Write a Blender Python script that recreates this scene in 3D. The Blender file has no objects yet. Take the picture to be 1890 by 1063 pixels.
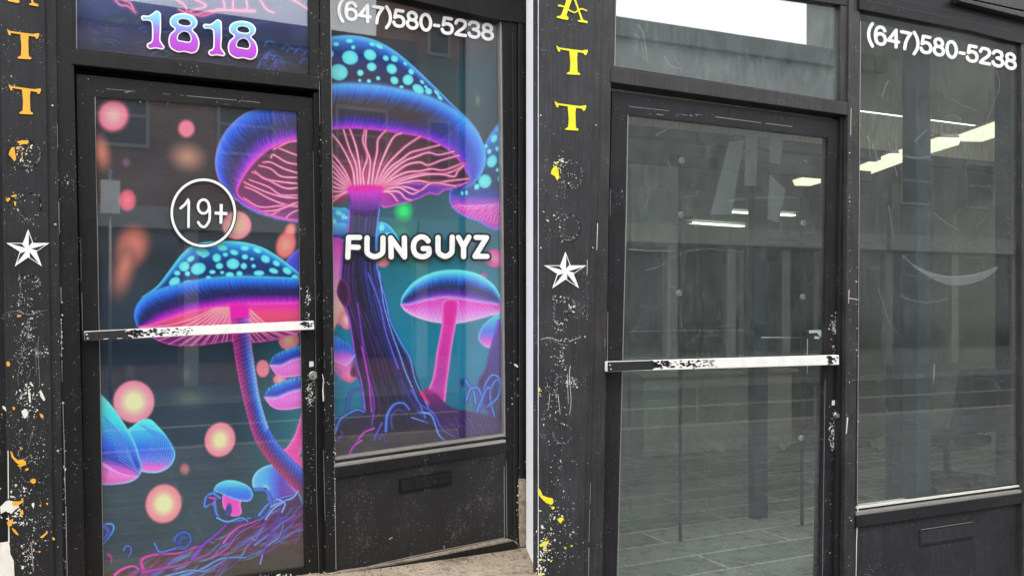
import bpy, bmesh, math, random
import numpy as np
from mathutils import Vector

# ------------------------------------------------------------------ camera, sky, sun, exposure
scn = bpy.context.scene
COL = scn.collection
F = 1600.0                      # focal length in photo pixels (photo is 1890 x 1063)
EYE = 1.65
HOR = 567.0
cam_d = bpy.data.cameras.new("camera")
cam = bpy.data.objects.new("camera", cam_d)
COL.objects.link(cam)
cam.location = (0, 0, EYE)
cam.rotation_euler = (math.radians(90), 0, 0)
cam_d.sensor_width = 36.0
cam_d.lens = 36.0 * F / 1890.0
cam_d.shift_y = (HOR - 531.5) / 1890.0
cam_d.clip_end = 500
cam_d.clip_start = 0.05
scn.camera = cam

SUN_EL, SUN_AZ = 48.0, 205.0     # compass-like azimuth, measured clockwise from +Y
w = bpy.data.worlds.new("World")
scn.world = w
w.use_nodes = True
wn, wl = w.node_tree.nodes, w.node_tree.links
wn.clear()
sky = wn.new("ShaderNodeTexSky")
sky.sky_type = 'NISHITA'
sky.sun_disc = False
sky.sun_elevation = math.radians(SUN_EL)
sky.sun_rotation = math.radians(SUN_AZ)
sky.air_density = 1.0
sky.dust_density = 8.0
hs = wn.new("ShaderNodeHueSaturation")
hs.inputs["Saturation"].default_value = 0.18
bg = wn.new("ShaderNodeBackground")
bg.inputs[1].default_value = 0.15
wo = wn.new("ShaderNodeOutputWorld")
wl.new(sky.outputs[0], hs.inputs["Color"])
# bright broken overcast drawn over the sky: pale cloud with soft breaks
wtc = wn.new("ShaderNodeTexCoord")
wno = wn.new("ShaderNodeTexNoise"); wno.inputs["Scale"].default_value = 2.2; wno.inputs["Detail"].default_value = 7
wl.new(wtc.outputs["Generated"], wno.inputs["Vector"])
wmr = wn.new("ShaderNodeMapRange"); wmr.inputs[1].default_value = .25; wmr.inputs[2].default_value = .55
wmr.inputs[3].default_value = .45; wmr.inputs[4].default_value = 1.0
wl.new(wno.outputs[0], wmr.inputs[0])
wmx = wn.new("ShaderNodeMix"); wmx.data_type = 'RGBA'
wl.new(wmr.outputs[0], wmx.inputs[0]); wl.new(hs.outputs[0], wmx.inputs[6]); wmx.inputs[7].default_value = (17.5, 18, 18.5, 1)
wl.new(wmx.outputs[2], bg.inputs[0])
wl.new(bg.outputs[0], wo.inputs[0])
sd = bpy.data.lights.new("sun", 'SUN')
sd.energy = 0.6
sd.angle = math.radians(14)
sd.color = (1.0, 0.97, 0.92)
sun = bpy.data.objects.new("sun", sd)
COL.objects.link(sun)
az, el = math.radians(SUN_AZ), math.radians(SUN_EL)
to_sun = Vector((math.sin(az) * math.cos(el), math.cos(az) * math.cos(el), math.sin(el)))
sun.rotation_euler = to_sun.to_track_quat('Z', 'Y').to_euler()
scn.view_settings.view_transform = 'Standard'
scn.view_settings.look = 'None'
scn.view_settings.exposure = 0.35
scn.view_settings.gamma = 1.0
scn.cycles.max_bounces = 10
scn.cycles.transparent_max_bounces = 12
scn.cycles.caustics_reflective = False
scn.cycles.caustics_refractive = False

# ------------------------------------------------------------------ facade planes
O = np.array([0, 0, EYE])

def mkplane(vpx, px, Y):
    th = math.atan(F / (vpx - 945))
    return (np.array([(px - 945) / F * Y, Y, 0.0]),
            np.array([math.cos(th), math.sin(th), 0.0]),
            np.array([math.sin(th), -math.cos(th), 0.0]))

L = mkplane(4200, 600, F / 428.0)        # left shopfront wall
R = mkplane(4430, 993, 3.75)             # right shopfront wall, stands further forward

def up(S, x, y, off=0.0):                # a point of the wall S (moved off metres towards the street)
    P0, d, n = S
    r = np.array([(x - 945) / F, 1.0, -(y - HOR) / F])
    return O + r * ((n @ (P0 - O) + off) / (n @ r))

def gp(S, s, t, z):                      # s along the wall, t towards the street, z up
    P0, d, n = S
    return np.array([P0[0] + d[0] * s + n[0] * t, P0[1] + d[1] * s + n[1] * t, z])

# ------------------------------------------------------------------ materials
def srgb(c):
    return tuple((v / 12.92 if v <= .04045 else ((v + .055) / 1.055) ** 2.4) for v in [k / 255 for k in c])

def newmat(name):
    m = bpy.data.materials.new(name)
    m.use_nodes = True
    nt = m.node_tree
    b = nt.nodes.get("Principled BSDF")
    return m, nt, b

def noise(nt, scale, detail=6, rough=.6, vec=None, mapscale=None):
    tc = nt.nodes.new("ShaderNodeTexCoord")
    n = nt.nodes.new("ShaderNodeTexNoise")
    n.inputs["Scale"].default_value = scale
    n.inputs["Detail"].default_value = detail
    n.inputs["Roughness"].default_value = rough
    if mapscale:
        mp = nt.nodes.new("ShaderNodeMapping")
        mp.inputs["Scale"].default_value = mapscale
        nt.links.new(tc.outputs["Object"], mp.inputs[0])
        nt.links.new(mp.outputs[0], n.inputs["Vector"])
    else:
        nt.links.new(tc.outputs["Object"], n.inputs["Vector"])
    return n

def cramp(nt, src, stops):
    r = nt.nodes.new("ShaderNodeValToRGB")
    el_ = r.color_ramp.elements
    while len(el_) < len(stops):
        el_.new(0.5)
    for e, (p, c) in zip(el_, stops):
        e.position = p
        e.color = (*c, 1) if len(c) == 3 else c
    nt.links.new(src, r.inputs[0])
    return r

def mixc(nt, fac, a, b, mode='MIX'):
    m = nt.nodes.new("ShaderNodeMix")
    m.data_type = 'RGBA'
    m.blend_type = mode
    for i, v in ((0, fac), (6, a), (7, b)):
        if hasattr(v, 'is_linked') or hasattr(v, 'links'):
            nt.links.new(v, m.inputs[i])
        elif i == 0:
            m.inputs[i].default_value = v
        else:
            m.inputs[i].default_value = (*v, 1)
    return m.outputs[2]

def paint(name, col, rough=.45, chips=0.0, chipcol=(.55, .53, .48), var=.35, bump=.15, bscale=90, fleckscale=160, spec=.5, coat=0):
    """worn brushed paint: soft tone patches, brush lines and fine chips that show what lies under it"""
    m, nt, b = newmat(name)
    n1 = noise(nt, 5.0, 6, .65)
    base = cramp(nt, n1.outputs[0], [(.3, tuple(c * (1 - var) for c in col)), (.72, tuple(c * (1 + var) for c in col))]).outputs[0]
    nv = noise(nt, 14, 5, .6, mapscale=(6, 6, .45))
    st = cramp(nt, nv.outputs[0], [(.4, (.78, .78, .78)), (.65, (1.2, 1.2, 1.2))]).outputs[0]
    base = mixc(nt, 1.0, base, st, 'MULTIPLY')
    if chips > 0:
        nf = noise(nt, fleckscale, 3, .6)
        nb = noise(nt, 7, 4, .7)
        ad = nt.nodes.new("ShaderNodeMath"); ad.operation = 'MULTIPLY_ADD'
        nt.links.new(nb.outputs[0], ad.inputs[0]); ad.inputs[1].default_value = .45
        nt.links.new(nf.outputs[0], ad.inputs[2])
        th = .965 - chips * .07
        cr = cramp(nt, ad.outputs[0], [(th, (0, 0, 0)), (th + .012, (1, 1, 1))])
        base = mixc(nt, cr.outputs[0], base, chipcol)
    nt.links.new(base, b.inputs["Base Color"])
    nr = noise(nt, 30, 5, .6)
    rr = nt.nodes.new("ShaderNodeMapRange")
    rr.inputs[3].default_value = rough - .12
    rr.inputs[4].default_value = rough + .18
    nt.links.new(nr.outputs[0], rr.inputs[0])
    nt.links.new(rr.outputs[0], b.inputs["Roughness"])
    b.inputs["Specular IOR Level"].default_value = spec
    nb2 = noise(nt, bscale, 5, .6)
    bp = nt.nodes.new("ShaderNodeBump")
    bp.inputs["Strength"].default_value = bump
    bp.inputs["Distance"].default_value = .004
    nt.links.new(nb2.outputs[0], bp.inputs["Height"])
    nt.links.new(bp.outputs[0], b.inputs["Normal"])
    return m

def flat(name, col, rough=.5, metal=0.0, spec=.5):
    m, nt, b = newmat(name)
    n1 = noise(nt, 25, 5, .6)
    c = cramp(nt, n1.outputs[0], [(.3, tuple(v * .88 for v in col)), (.7, tuple(min(1, v * 1.06) for v in col))])
    nt.links.new(c.outputs[0], b.inputs["Base Color"])
    b.inputs["Roughness"].default_value = rough
    b.inputs["Metallic"].default_value = metal
    b.inputs["Specular IOR Level"].default_value = spec
    return m

M = {}
M['black'] = paint('black paint', (.009, .009, .0095), .42, .06, spec=.3)
M['black_clean'] = paint('black paint smooth', (.005, .005, .0055), .34, .05, bump=.08, spec=.3)
M['board_l'] = paint('charcoal board paint', (.015, .0152, .0165), .55, .35, spec=.35, bump=.2)
M['panel_l'] = paint('black panel paint', (.008, .008, .009), .5, 1.0, chipcol=(.2, .19, .17), bump=.3, bscale=220, fleckscale=240)
M['grey'] = paint('weathered charcoal paint', (.034, .032, .033), .42, .3, spec=.4)
M['grey_dark'] = paint('weathered black paint', (.013, .013, .015), .42, .25, spec=.35)
M['board_r'] = paint('faded charcoal board paint', (.030, .030, .034), .5, .3, spec=.4, bump=.2)
M['panel_r'] = paint('faded panel paint', (.022, .0225, .026), .5, .2, spec=.35, bump=.25, bscale=180)
M['white'] = flat('white vinyl', (.86, .86, .84), .4)
M['white_bar'] = flat('white bar paint', (.86, .84, .79), .4)
M['yellow'] = flat('amber sign paint', (.85, .40, .03), .5)
M['yellow_r'] = flat('lemon sign paint', (.86, .76, .02), .5)
M['chipwhite'] = flat('chipped white undercoat', (.72, .70, .63), .7)
M['chipgrey'] = flat('scuffed grey', (.22, .22, .22), .7)
M['chipblack'] = flat('black under paint', (.015, .015, .016), .5)
M['alu'] = flat('worn aluminium edge', (.42, .40, .37), .38, .6)
M['steel'] = flat('lock steel', (.45, .44, .42), .3, .9)
M['rubber'] = flat('black gasket', (.012, .012, .012), .6)
M['render_white'], _nt, _b = newmat('white painted render')
_b.inputs['Base Color'].default_value = (.97, .97, .97, 1); _b.inputs['Roughness'].default_value = .8
M['outline'] = flat('black vinyl outline', (.015, .017, .02), .4)

def concrete(name, c1, c2, joints=None, bump=.5):
    m, nt, b = newmat(name)
    n1 = noise(nt, 3, 8, .7)
    n2 = noise(nt, 60, 6, .7)
    a = cramp(nt, n1.outputs[0], [(.3, c1), (.7, c2)]).outputs[0]
    n3 = noise(nt, 11, 8, .75)
    a = mixc(nt, 1.0, a, cramp(nt, n3.outputs[0], [(.36, (.45, .43, .40)), (.5, (1, 1, 1))]).outputs[0], 'MULTIPLY')
    s = cramp(nt, n2.outputs[0], [(.35, (.6, .6, .6)), (.6, (1.1, 1.1, 1.1))]).outputs[0]
    c = mixc(nt, 1.0, a, s, 'MULTIPLY')
    if joints:
        tc = nt.nodes.new("ShaderNodeTexCoord"); mp = nt.nodes.new("ShaderNodeMapping")
        mp.inputs["Rotation"].default_value = (0, 0, -math.atan2(L[1][1], L[1][0]))
        nt.links.new(tc.outputs["Object"], mp.inputs[0])
        bk = nt.nodes.new("ShaderNodeTexBrick"); bk.offset = .5
        for k_, v_ in (("Scale", 1.0), ("Mortar Size", .012), ("Brick Width", 1.5), ("Row Height", .3)): bk.inputs[k_].default_value = v_
        bk.inputs["Color1"].default_value = (1, 1, 1, 1); bk.inputs["Color2"].default_value = (.7, .7, .7, 1); bk.inputs["Mortar"].default_value = (1.7, 1.7, 1.7, 1)
        nt.links.new(mp.outputs[0], bk.inputs["Vector"])
        c = mixc(nt, 1.0, c, bk.outputs[0], 'MULTIPLY')
    nt.links.new(c, b.inputs["Base Color"])
    b.inputs["Roughness"].default_value = .9
    bp = nt.nodes.new("ShaderNodeBump"); bp.inputs["Strength"].default_value = bump; bp.inputs["Distance"].default_value = .01
    nt.links.new(n2.outputs[0], bp.inputs["Height"]); nt.links.new(bp.outputs[0], b.inputs["Normal"])
    return m
M['concrete'] = concrete('sandy concrete', (.30, .235, .165), (.47, .38, .28))
M['paving'] = concrete('grey paving', (.13, .13, .125), (.21, .205, .195), joints=1)
M['asphalt'] = concrete('asphalt', (.045, .045, .047), (.075, .075, .075))
M['stonewall'] = concrete('rough tan cement', (.27, .22, .165), (.40, .33, .25), bump=1.0)

def brick(name, c1, c2, mortar, vdir):
    m, nt, b = newmat(name)
    tc = nt.nodes.new("ShaderNodeTexCoord")
    # rotate so the wall direction becomes X, height becomes Y
    mp = nt.nodes.new("ShaderNodeMapping"); mp.vector_type = 'POINT'
    mp.inputs["Rotation"].default_value = (0, 0, -math.atan2(vdir[1], vdir[0]))
    nt.links.new(tc.outputs["Object"], mp.inputs[0])
    sp = nt.nodes.new("ShaderNodeSeparateXYZ"); cb = nt.nodes.new("ShaderNodeCombineXYZ")
    nt.links.new(mp.outputs[0], sp.inputs[0])
    nt.links.new(sp.outputs[0], cb.inputs[0]); nt.links.new(sp.outputs[2], cb.inputs[1])
    bk = nt.nodes.new("ShaderNodeTexBrick")
    bk.inputs["Color1"].default_value = (*c1, 1); bk.inputs["Color2"].default_value = (*c2, 1)
    bk.inputs["Mortar"].default_value = (*mortar, 1)
    bk.inputs["Scale"].default_value = 1.0
    bk.inputs["Mortar Size"].default_value = .008
    bk.inputs["Brick Width"].default_value = .22
    bk.inputs["Row Height"].default_value = .075
    nt.links.new(cb.outputs[0], bk.inputs["Vector"])
    n1 = noise(nt, 1.5, 6, .6)
    s = cramp(nt, n1.outputs[0], [(.3, (.7, .7, .7)), (.7, (1.1, 1.1, 1.1))]).outputs[0]
    nt.links.new(mixc(nt, 1.0, bk.outputs[0], s, 'MULTIPLY'), b.inputs["Base Color"])
    b.inputs["Roughness"].default_value = .85
    return m
M['brick'] = brick('red brown brick', (.20, .085, .055), (.26, .12, .075), (.24, .21, .18), L[1])
M['brick_pale'] = brick('pale brick', (.21, .21, .20), (.17, .17, .165), (.25, .25, .24), L[1])
M['cornice'] = flat('dark cornice', (.05, .055, .06), .6)
M['pilaster'] = flat('pale pilaster', (.30, .29, .27), .7)
M['dark_window'] = flat('dark window glass', (.02, .025, .03), .08)

def glassmat(name, f0, tint, dust, duststreak=0.0, dustcol=(.55, .58, .56)):
    m, nt, b = newmat(name)
    nt.nodes.remove(b)
    out = nt.nodes["Material Output"]
    tr = nt.nodes.new("ShaderNodeBsdfTransparent"); tr.inputs[0].default_value = (*tint, 1)
    gl = nt.nodes.new("ShaderNodeBsdfGlossy"); gl.inputs["Roughness"].default_value = .012
    ge = nt.nodes.new("ShaderNodeNewGeometry"); dt_ = nt.nodes.new("ShaderNodeVectorMath"); dt_.operation = 'DOT_PRODUCT'
    nt.links.new(ge.outputs["Incoming"], dt_.inputs[0]); nt.links.new(ge.outputs["Normal"], dt_.inputs[1])
    ab = nt.nodes.new("ShaderNodeMath"); ab.operation = 'ABSOLUTE'; nt.links.new(dt_.outputs["Value"], ab.inputs[0])
    iv = nt.nodes.new("ShaderNodeMath"); iv.operation = 'SUBTRACT'; iv.inputs[0].default_value = 1.0; nt.links.new(ab.outputs[0], iv.inputs[1])
    pw = nt.nodes.new("ShaderNodeMath"); pw.operation = 'POWER'; nt.links.new(iv.outputs[0], pw.inputs[0]); pw.inputs[1].default_value = 5.0
    ma = nt.nodes.new("ShaderNodeMath"); ma.operation = 'MULTIPLY_ADD'
    nt.links.new(pw.outputs[0], ma.inputs[0]); ma.inputs[1].default_value = 1.0 - f0; ma.inputs[2].default_value = f0
    mx = nt.nodes.new("ShaderNodeMixShader")
    nt.links.new(ma.outputs[0], mx.inputs[0]); nt.links.new(tr.outputs[0], mx.inputs[1]); nt.links.new(gl.outputs[0], mx.inputs[2])
    # dust film and wipe marks
    df = nt.nodes.new("ShaderNodeBsdfDiffuse"); df.inputs[0].default_value = (*dustcol, 1)
    n1 = noise(nt, 2.2, 7, .65, mapscale=(1, 1, .6)); n2 = noise(nt, 35, 4, .6, mapscale=(1, 1, .25))
    mm = nt.nodes.new("ShaderNodeMath"); mm.operation = 'MULTIPLY'
    nt.links.new(n1.outputs[0], mm.inputs[0]); nt.links.new(n2.outputs[0], mm.inputs[1])
    mr = nt.nodes.new("ShaderNodeMapRange")
    mr.inputs[1].default_value = .12; mr.inputs[2].default_value = .42
    mr.inputs[3].default_value = dust; mr.inputs[4].default_value = dust + duststreak
    nt.links.new(mm.outputs[0], mr.inputs[0])
    mx2 = nt.nodes.new("ShaderNodeMixShader")
    nt.links.new(mr.outputs[0], mx2.inputs[0]); nt.links.new(mx.outputs[0], mx2.inputs[1]); nt.links.new(df.outputs[0], mx2.inputs[2])
    nt.links.new(mx2.outputs[0], out.inputs[0])
    return m
M['glass_l'] = glassmat('clear glass over print', .07, (.99, .995, .995), .002, .006)
M['glass_r'] = glassmat('dusty clear glass', .08, (.925, .965, .955), .014, .045, dustcol=(.53, .56, .55))
M['grit'] = flat('dark grit', (.06, .05, .04), .9)

M['glass_t'] = glassmat('dusty transom glass', .30, (.86, .94, .93), .03, .12, dustcol=(.50, .56, .56))
def vcol(name, rough=.45):
    m, nt, b = newmat(name)
    a = nt.nodes.new("ShaderNodeAttribute"); a.attribute_name = "print"
    nt.links.new(a.outputs["Color"], b.inputs["Base Color"])
    b.inputs["Roughness"].default_value = rough
    b.inputs["Specular IOR Level"].default_value = .2
    return m
M['print'] = vcol('printed vinyl')

def emit(name, col, st):
    m, nt, b = newmat(name)
    b.inputs["Base Color"].default_value = (.8, .8, .8, 1)
    b.inputs["Emission Color"].default_value = (*col, 1)
    b.inputs["Emission Strength"].default_value = st
    return m
M['tube'] = emit('fluorescent tube', (1, .97, .85), 22.0)  # only the two added fill lights glow with this
M['streak_glow'] = emit('reflected streak glow', (1, .97, .88), 2.2)  # glow of the two stand-ins for streaks reflected in the door glass

# ------------------------------------------------------------------ object helpers
def tag(o, label=None, cat=None, group=None, kind=None):
    if label: o['label'] = label
    if cat: o['category'] = cat
    if group: o['group'] = group
    if kind: o['kind'] = kind
    return o

def root_of(o):
    while o.parent: o = o.parent
    return o

def thing(name, loc, label, cat, group=None):
    o = bpy.data.objects.new(name, None)
    o.empty_display_size = .2
    COL.objects.link(o)
    o.location = Vector([float(v) for v in loc])
    return tag(o, label, cat, group)

class MB:
    """collects world-space geometry, then links it as ONE mesh object"""
    def __init__(self):
        self.bm = bmesh.new()

    def hexa(self, front, back, bev=0.0):
        bm = self.bm
        n = len(front)
        a = [bm.verts.new(tuple(p)) for p in front]
        b = [bm.verts.new(tuple(p)) for p in back]
        fs = [bm.faces.new(a), bm.faces.new(b[::-1])]
        for i in range(n):
            j = (i + 1) % n
            fs.append(bm.faces.new((a[j], a[i], b[i], b[j])))
        if bev > 0:
            es = {e for f_ in fs for e in f_.edges}
            bmesh.ops.bevel(bm, geom=list(es), offset=bev, segments=2, affect='EDGES', profile=.6)
        return self

    def slab(self, S, quad, off, thick, bev=0.0):
        """quad in photo pixels read on the wall S, given real thickness"""
        fr = [up(S, x, y, off) for x, y in quad]
        bk = [p - S[2] * thick for p in fr]
        return self.hexa(fr, bk, bev)

    def box(self, S, s0, s1, t0, t1, z0, z1, bev=0.0):
        fr = [gp(S, s0, t1, z1), gp(S, s1, t1, z1), gp(S, s1, t1, z0), gp(S, s0, t1, z0)]
        bk = [gp(S, s0, t0, z1), gp(S, s1, t0, z1), gp(S, s1, t0, z0), gp(S, s0, t0, z0)]
        return self.hexa(fr, bk, bev)

    def tube(self, pts, r, n=10, caps=True):
        bm = self.bm
        pts = [Vector([float(v) for v in p]) for p in pts]
        rings = []
        for i, p in enumerate(pts):
            t = (pts[min(i + 1, len(pts) - 1)] - pts[max(i - 1, 0)]).normalized()
            u = t.orthogonal().normalized() if abs(t.z) > .95 else t.cross(Vector((0, 0, 1))).normalized()
            v = t.cross(u)
            rr = r[i] if isinstance(r, (list, tuple)) else r
            rings.append([bm.verts.new(p + (u * math.cos(k * 2 * math.pi / n) + v * math.sin(k * 2 * math.pi / n)) * rr) for k in range(n)])
        for a, b in zip(rings[:-1], rings[1:]):
            for k in range(n):
                f_ = bm.faces.new((a[k], a[(k + 1) % n], b[(k + 1) % n], b[k])); f_.smooth = True
        if caps:
            bm.faces.new(rings[0][::-1]); bm.faces.new(rings[-1])
        return self

    def ring(self, S, outer, inner, off, thick):
        """a frame: one closed mesh between two pixel quads"""
        bm = self.bm
        V = [[bm.verts.new(tuple(up(S, x, y, off) - S[2] * dd)) for x, y in q] for q in (outer, inner) for dd in (0, thick)]
        of, ob_, nf, nb = V
        for i in range(4):
            j = (i + 1) % 4
            bm.faces.new((of[i], of[j], nf[j], nf[i])); bm.faces.new((ob_[j], ob_[i], nb[i], nb[j]))
            bm.faces.new((of[j], of[i], ob_[i], ob_[j])); bm.faces.new((nf[i], nf[j], nb[j], nb[i]))
        return self

    def build(self, name, mat, parent=None):
        bm = self.bm
        bmesh.ops.recalc_face_normals(bm, faces=bm.faces)
        off = Vector((0, 0, 0))
        if parent is not None:
            off = root_of(parent).location.copy()
        for v in bm.verts: v.co -= off
        me = bpy.data.meshes.new(name)
        bm.to_mesh(me); bm.free()
        me.materials.append(mat)
        o = bpy.data.objects.new(name, me)
        COL.objects.link(o)
        o.parent = parent
        if name in SCATTER: o['kind'] = 'stuff'
        return o
SCATTER = ('peeled_paint', 'paint_chip', 'amber_paint_remnant', 'yellow_paint_remnant', 'bare_undercoat', 'scratch', 'chipped_edge', 'bare_metal_patch')

def slab(name, S, quad, off, thick, mat, parent, bev=.0025):
    return MB().slab(S, quad, off, thick, bev).build(name, mat, parent)

def polys(name, S, plist, off, mat, parent, thick=.0008):
    mb = MB()
    for p in plist:
        mb.slab(S, p, off, thick, 0)
    return mb.build(name, mat, parent)

def lerp(a, b, t): return a + (b - a) * t

def bilin(q, u, v):                     # q = TL, TR, BR, BL
    return tuple((q[0][k] * (1 - u) + q[1][k] * u) * (1 - v) + (q[3][k] * (1 - u) + q[2][k] * u) * v for k in (0, 1))

def cr(pts, n=10, closed=False):
    P = [np.array(p, float) for p in pts]
    if closed: P = [P[-1]] + P + [P[0], P[1]]
    else: P = [P[0] * 2 - P[1]] + P + [P[-1] * 2 - P[-2]]
    out = []
    for i in range(1, len(P) - 2):
        a, b, c, d = P[i - 1:i + 3]
        for k in range(n):
            t = k / n
            out.append(.5 * ((2 * b) + (-a + c) * t + (2 * a - 5 * b + 4 * c - d) * t * t + (-a + 3 * b - 3 * c + d) * t ** 3))
    if not closed: out.append(P[-2])
    return np.array(out)

def ribbon(pts, w0, w1=None):           # a drawn line of given width as one closed outline, in photo pixels
    w1 = w0 if w1 is None else w1
    pts = np.array(pts, float)
    t = np.gradient(pts, axis=0)
    n = np.stack([-t[:, 1], t[:, 0]], 1) / (np.linalg.norm(t, axis=1)[:, None] + 1e-9)
    ww = np.linspace(w0, w1, len(pts))[:, None] / 2
    return pts + n * ww, pts - n * ww

def strokes(name, S, lines, off, mat, parent, thick=.0006):
    """lines: (points, w0, w1); painted or taped line work lying on the wall S"""
    mb = MB(); bm = mb.bm
    for pts, w0, w1 in lines:
        a, b = ribbon(pts, w0, w1)
        A = [bm.verts.new(tuple(up(S, *p, off))) for p in a]
        B = [bm.verts.new(tuple(up(S, *p, off))) for p in b]
        A2 = [bm.verts.new(tuple(up(S, *p, off - thick))) for p in a]
        B2 = [bm.verts.new(tuple(up(S, *p, off - thick))) for p in b]
        for i in range(len(A) - 1):
            bm.faces.new((A[i], A[i + 1], B[i + 1], B[i]))
            bm.faces.new((A2[i], A2[i + 1], A[i + 1], A[i]))
            bm.faces.new((B[i], B[i + 1], B2[i + 1], B2[i]))
    return mb.build(name, mat, parent)

def disc_poly(cx, cy, rx, ry, n=28):
    return [(cx + rx * math.cos(2 * math.pi * k / n), cy + ry * math.sin(2 * math.pi * k / n)) for k in range(n)]

rnd = random.Random(7)

def fleck(cx, cy, r, el=1.0, ang=0.0):
    n = rnd.randint(5, 9)
    out = []
    for k in range(n):
        a = 2 * math.pi * k / n
        rr = r * rnd.uniform(.45, 1.25)
        x, y = rr * math.cos(a) * el, rr * math.sin(a)
        out.append((cx + x * math.cos(ang) - y * math.sin(ang), cy + x * math.sin(ang) + y * math.cos(ang)))
    return out

def fleck_cloud(regs):
    out = []
    for cx, cy, sx, sy, n, rmin, rmax in regs:
        for _ in range(n):
            r = rmin + (rmax - rmin) * rnd.random() ** 2.5
            out.append(fleck(rnd.gauss(cx, sx), rnd.gauss(cy, sy), r, rnd.uniform(.8, 2.6), rnd.uniform(0, 3.14)))
    return out

def curve_shape(name, loops, S, off, mat, parent, thick=.001, grow=0.0):
    """filled outline with holes, loops in photo pixels (y down)"""
    cu = bpy.data.curves.new(name, 'CURVE')
    cu.dimensions = '2D'; cu.fill_mode = 'BOTH'; cu.offset = grow
    for lp in loops:
        sp = cu.splines.new('POLY'); sp.points.add(len(lp) - 1)
        for p, q in zip(sp.points, lp): p.co = (q[0] / 100, -q[1] / 100, 0, 1)
        sp.use_cyclic_u = True
    tmp = bpy.data.objects.new(name, cu); COL.objects.link(tmp)
    dg = bpy.context.evaluated_depsgraph_get()
    me = bpy.data.meshes.new_from_object(tmp.evaluated_get(dg))
    bpy.data.objects.remove(tmp)
    bm = bmesh.new(); bm.from_mesh(me); bpy.data.meshes.remove(me)
    bmesh.ops.remove_doubles(bm, verts=bm.verts, dist=1e-5)
    for v in bm.verts:
        v.co = Vector(up(S, v.co.x * 100, -v.co.y * 100, off))
    ret = bmesh.ops.extrude_face_region(bm, geom=list(bm.faces))
    for g in ret['geom']:
        if isinstance(g, bmesh.types.BMVert): g.co -= Vector(S[2]) * thick
    mb = MB(); mb.bm.free(); mb.bm = bm
    return mb.build(name, mat, parent)




# ------------------------------------------------------------------ the printed mushroom vinyl (print colours, darks greyed for reflections in the glass), painted on a canvas
PW, PH = 960, 1064
C = np.zeros((PH, PW, 3), np.float32)
YY, XX = np.mgrid[0:PH, 0:PW].astype(np.float32)
prs = np.random.RandomState(5)
A3 = lambda c: np.array(c, np.float32)

def smooth_noise(seed, sx, sy):
    r = np.random.RandomState(seed)
    g = r.rand(int(PH / sy) + 3, int(PW / sx) + 3).astype(np.float32)
    fy, fx = YY / sy, XX / sx
    iy, ix = fy.astype(int), fx.astype(int)
    ty, tx = fy - iy, fx - ix
    ty, tx = ty * ty * (3 - 2 * ty), tx * tx * (3 - 2 * tx)
    return (g[iy, ix] * (1 - tx) + g[iy, ix + 1] * tx) * (1 - ty) + (g[iy + 1, ix] * (1 - tx) + g[iy + 1, ix + 1] * tx) * ty

def grad(t, stops):
    t = np.asarray(t)
    xs = [s[0] for s in stops]
    return np.stack([np.interp(t, xs, [s[1][k] for s in stops]) for k in range(3)], -1).astype(np.float32)

def box_of(pts, m):
    x0, y0 = np.floor(pts.min(0) - m).astype(int); x1, y1 = np.ceil(pts.max(0) + m).astype(int) + 1
    return max(0, x0), max(0, y0), min(PW, x1), min(PH, y1)

def put(x0, y0, x1, y1, m, col, add=False):
    if x1 <= x0 or y1 <= y0: return
    r = C[y0:y1, x0:x1]
    m = m[..., None]
    if add: r += m * col
    else: r += (col - r) * m

def poly_mask(P, soft=.9):
    P = np.array(P, float)
    x0, y0, x1, y1 = box_of(P, soft + 2)
    if x1 <= x0 or y1 <= y0: return None
    X, Y = XX[y0:y1, x0:x1] , YY[y0:y1, x0:x1]
    ins = np.zeros(X.shape, bool); d = np.full(X.shape, 1e9, np.float32)
    for a, b in zip(P, np.roll(P, -1, 0)):
        c = ((a[1] > Y) != (b[1] > Y))
        if abs(b[1] - a[1]) > 1e-9:
            ins ^= c & (X < (b[0] - a[0]) * (Y - a[1]) / (b[1] - a[1]) + a[0])
        e = b - a; L2 = e @ e + 1e-9
        t = np.clip(((X - a[0]) * e[0] + (Y - a[1]) * e[1]) / L2, 0, 1)
        d = np.minimum(d, (X - a[0] - t * e[0]) ** 2 + (Y - a[1] - t * e[1]) ** 2)
    d = np.sqrt(d)
    sd = np.where(ins, d, -d)
    return (x0, y0, x1, y1), np.clip(.5 + sd / (2 * soft), 0, 1), sd

def fill(P, col, soft=.9, alpha=1.0, rim=None, rimw=6):
    r = poly_mask(P, soft)
    if r is None: return
    bx, m, sd_ = r
    x0, y0, x1, y1 = bx
    c = col(XX[y0:y1, x0:x1], YY[y0:y1, x0:x1]) if callable(col) else A3(col)
    put(*bx, m * alpha, c)
    if rim is not None:
        put(*bx, m * np.exp(-(np.maximum(sd_, 0) / rimw) ** 1.3), A3(rim))

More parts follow.
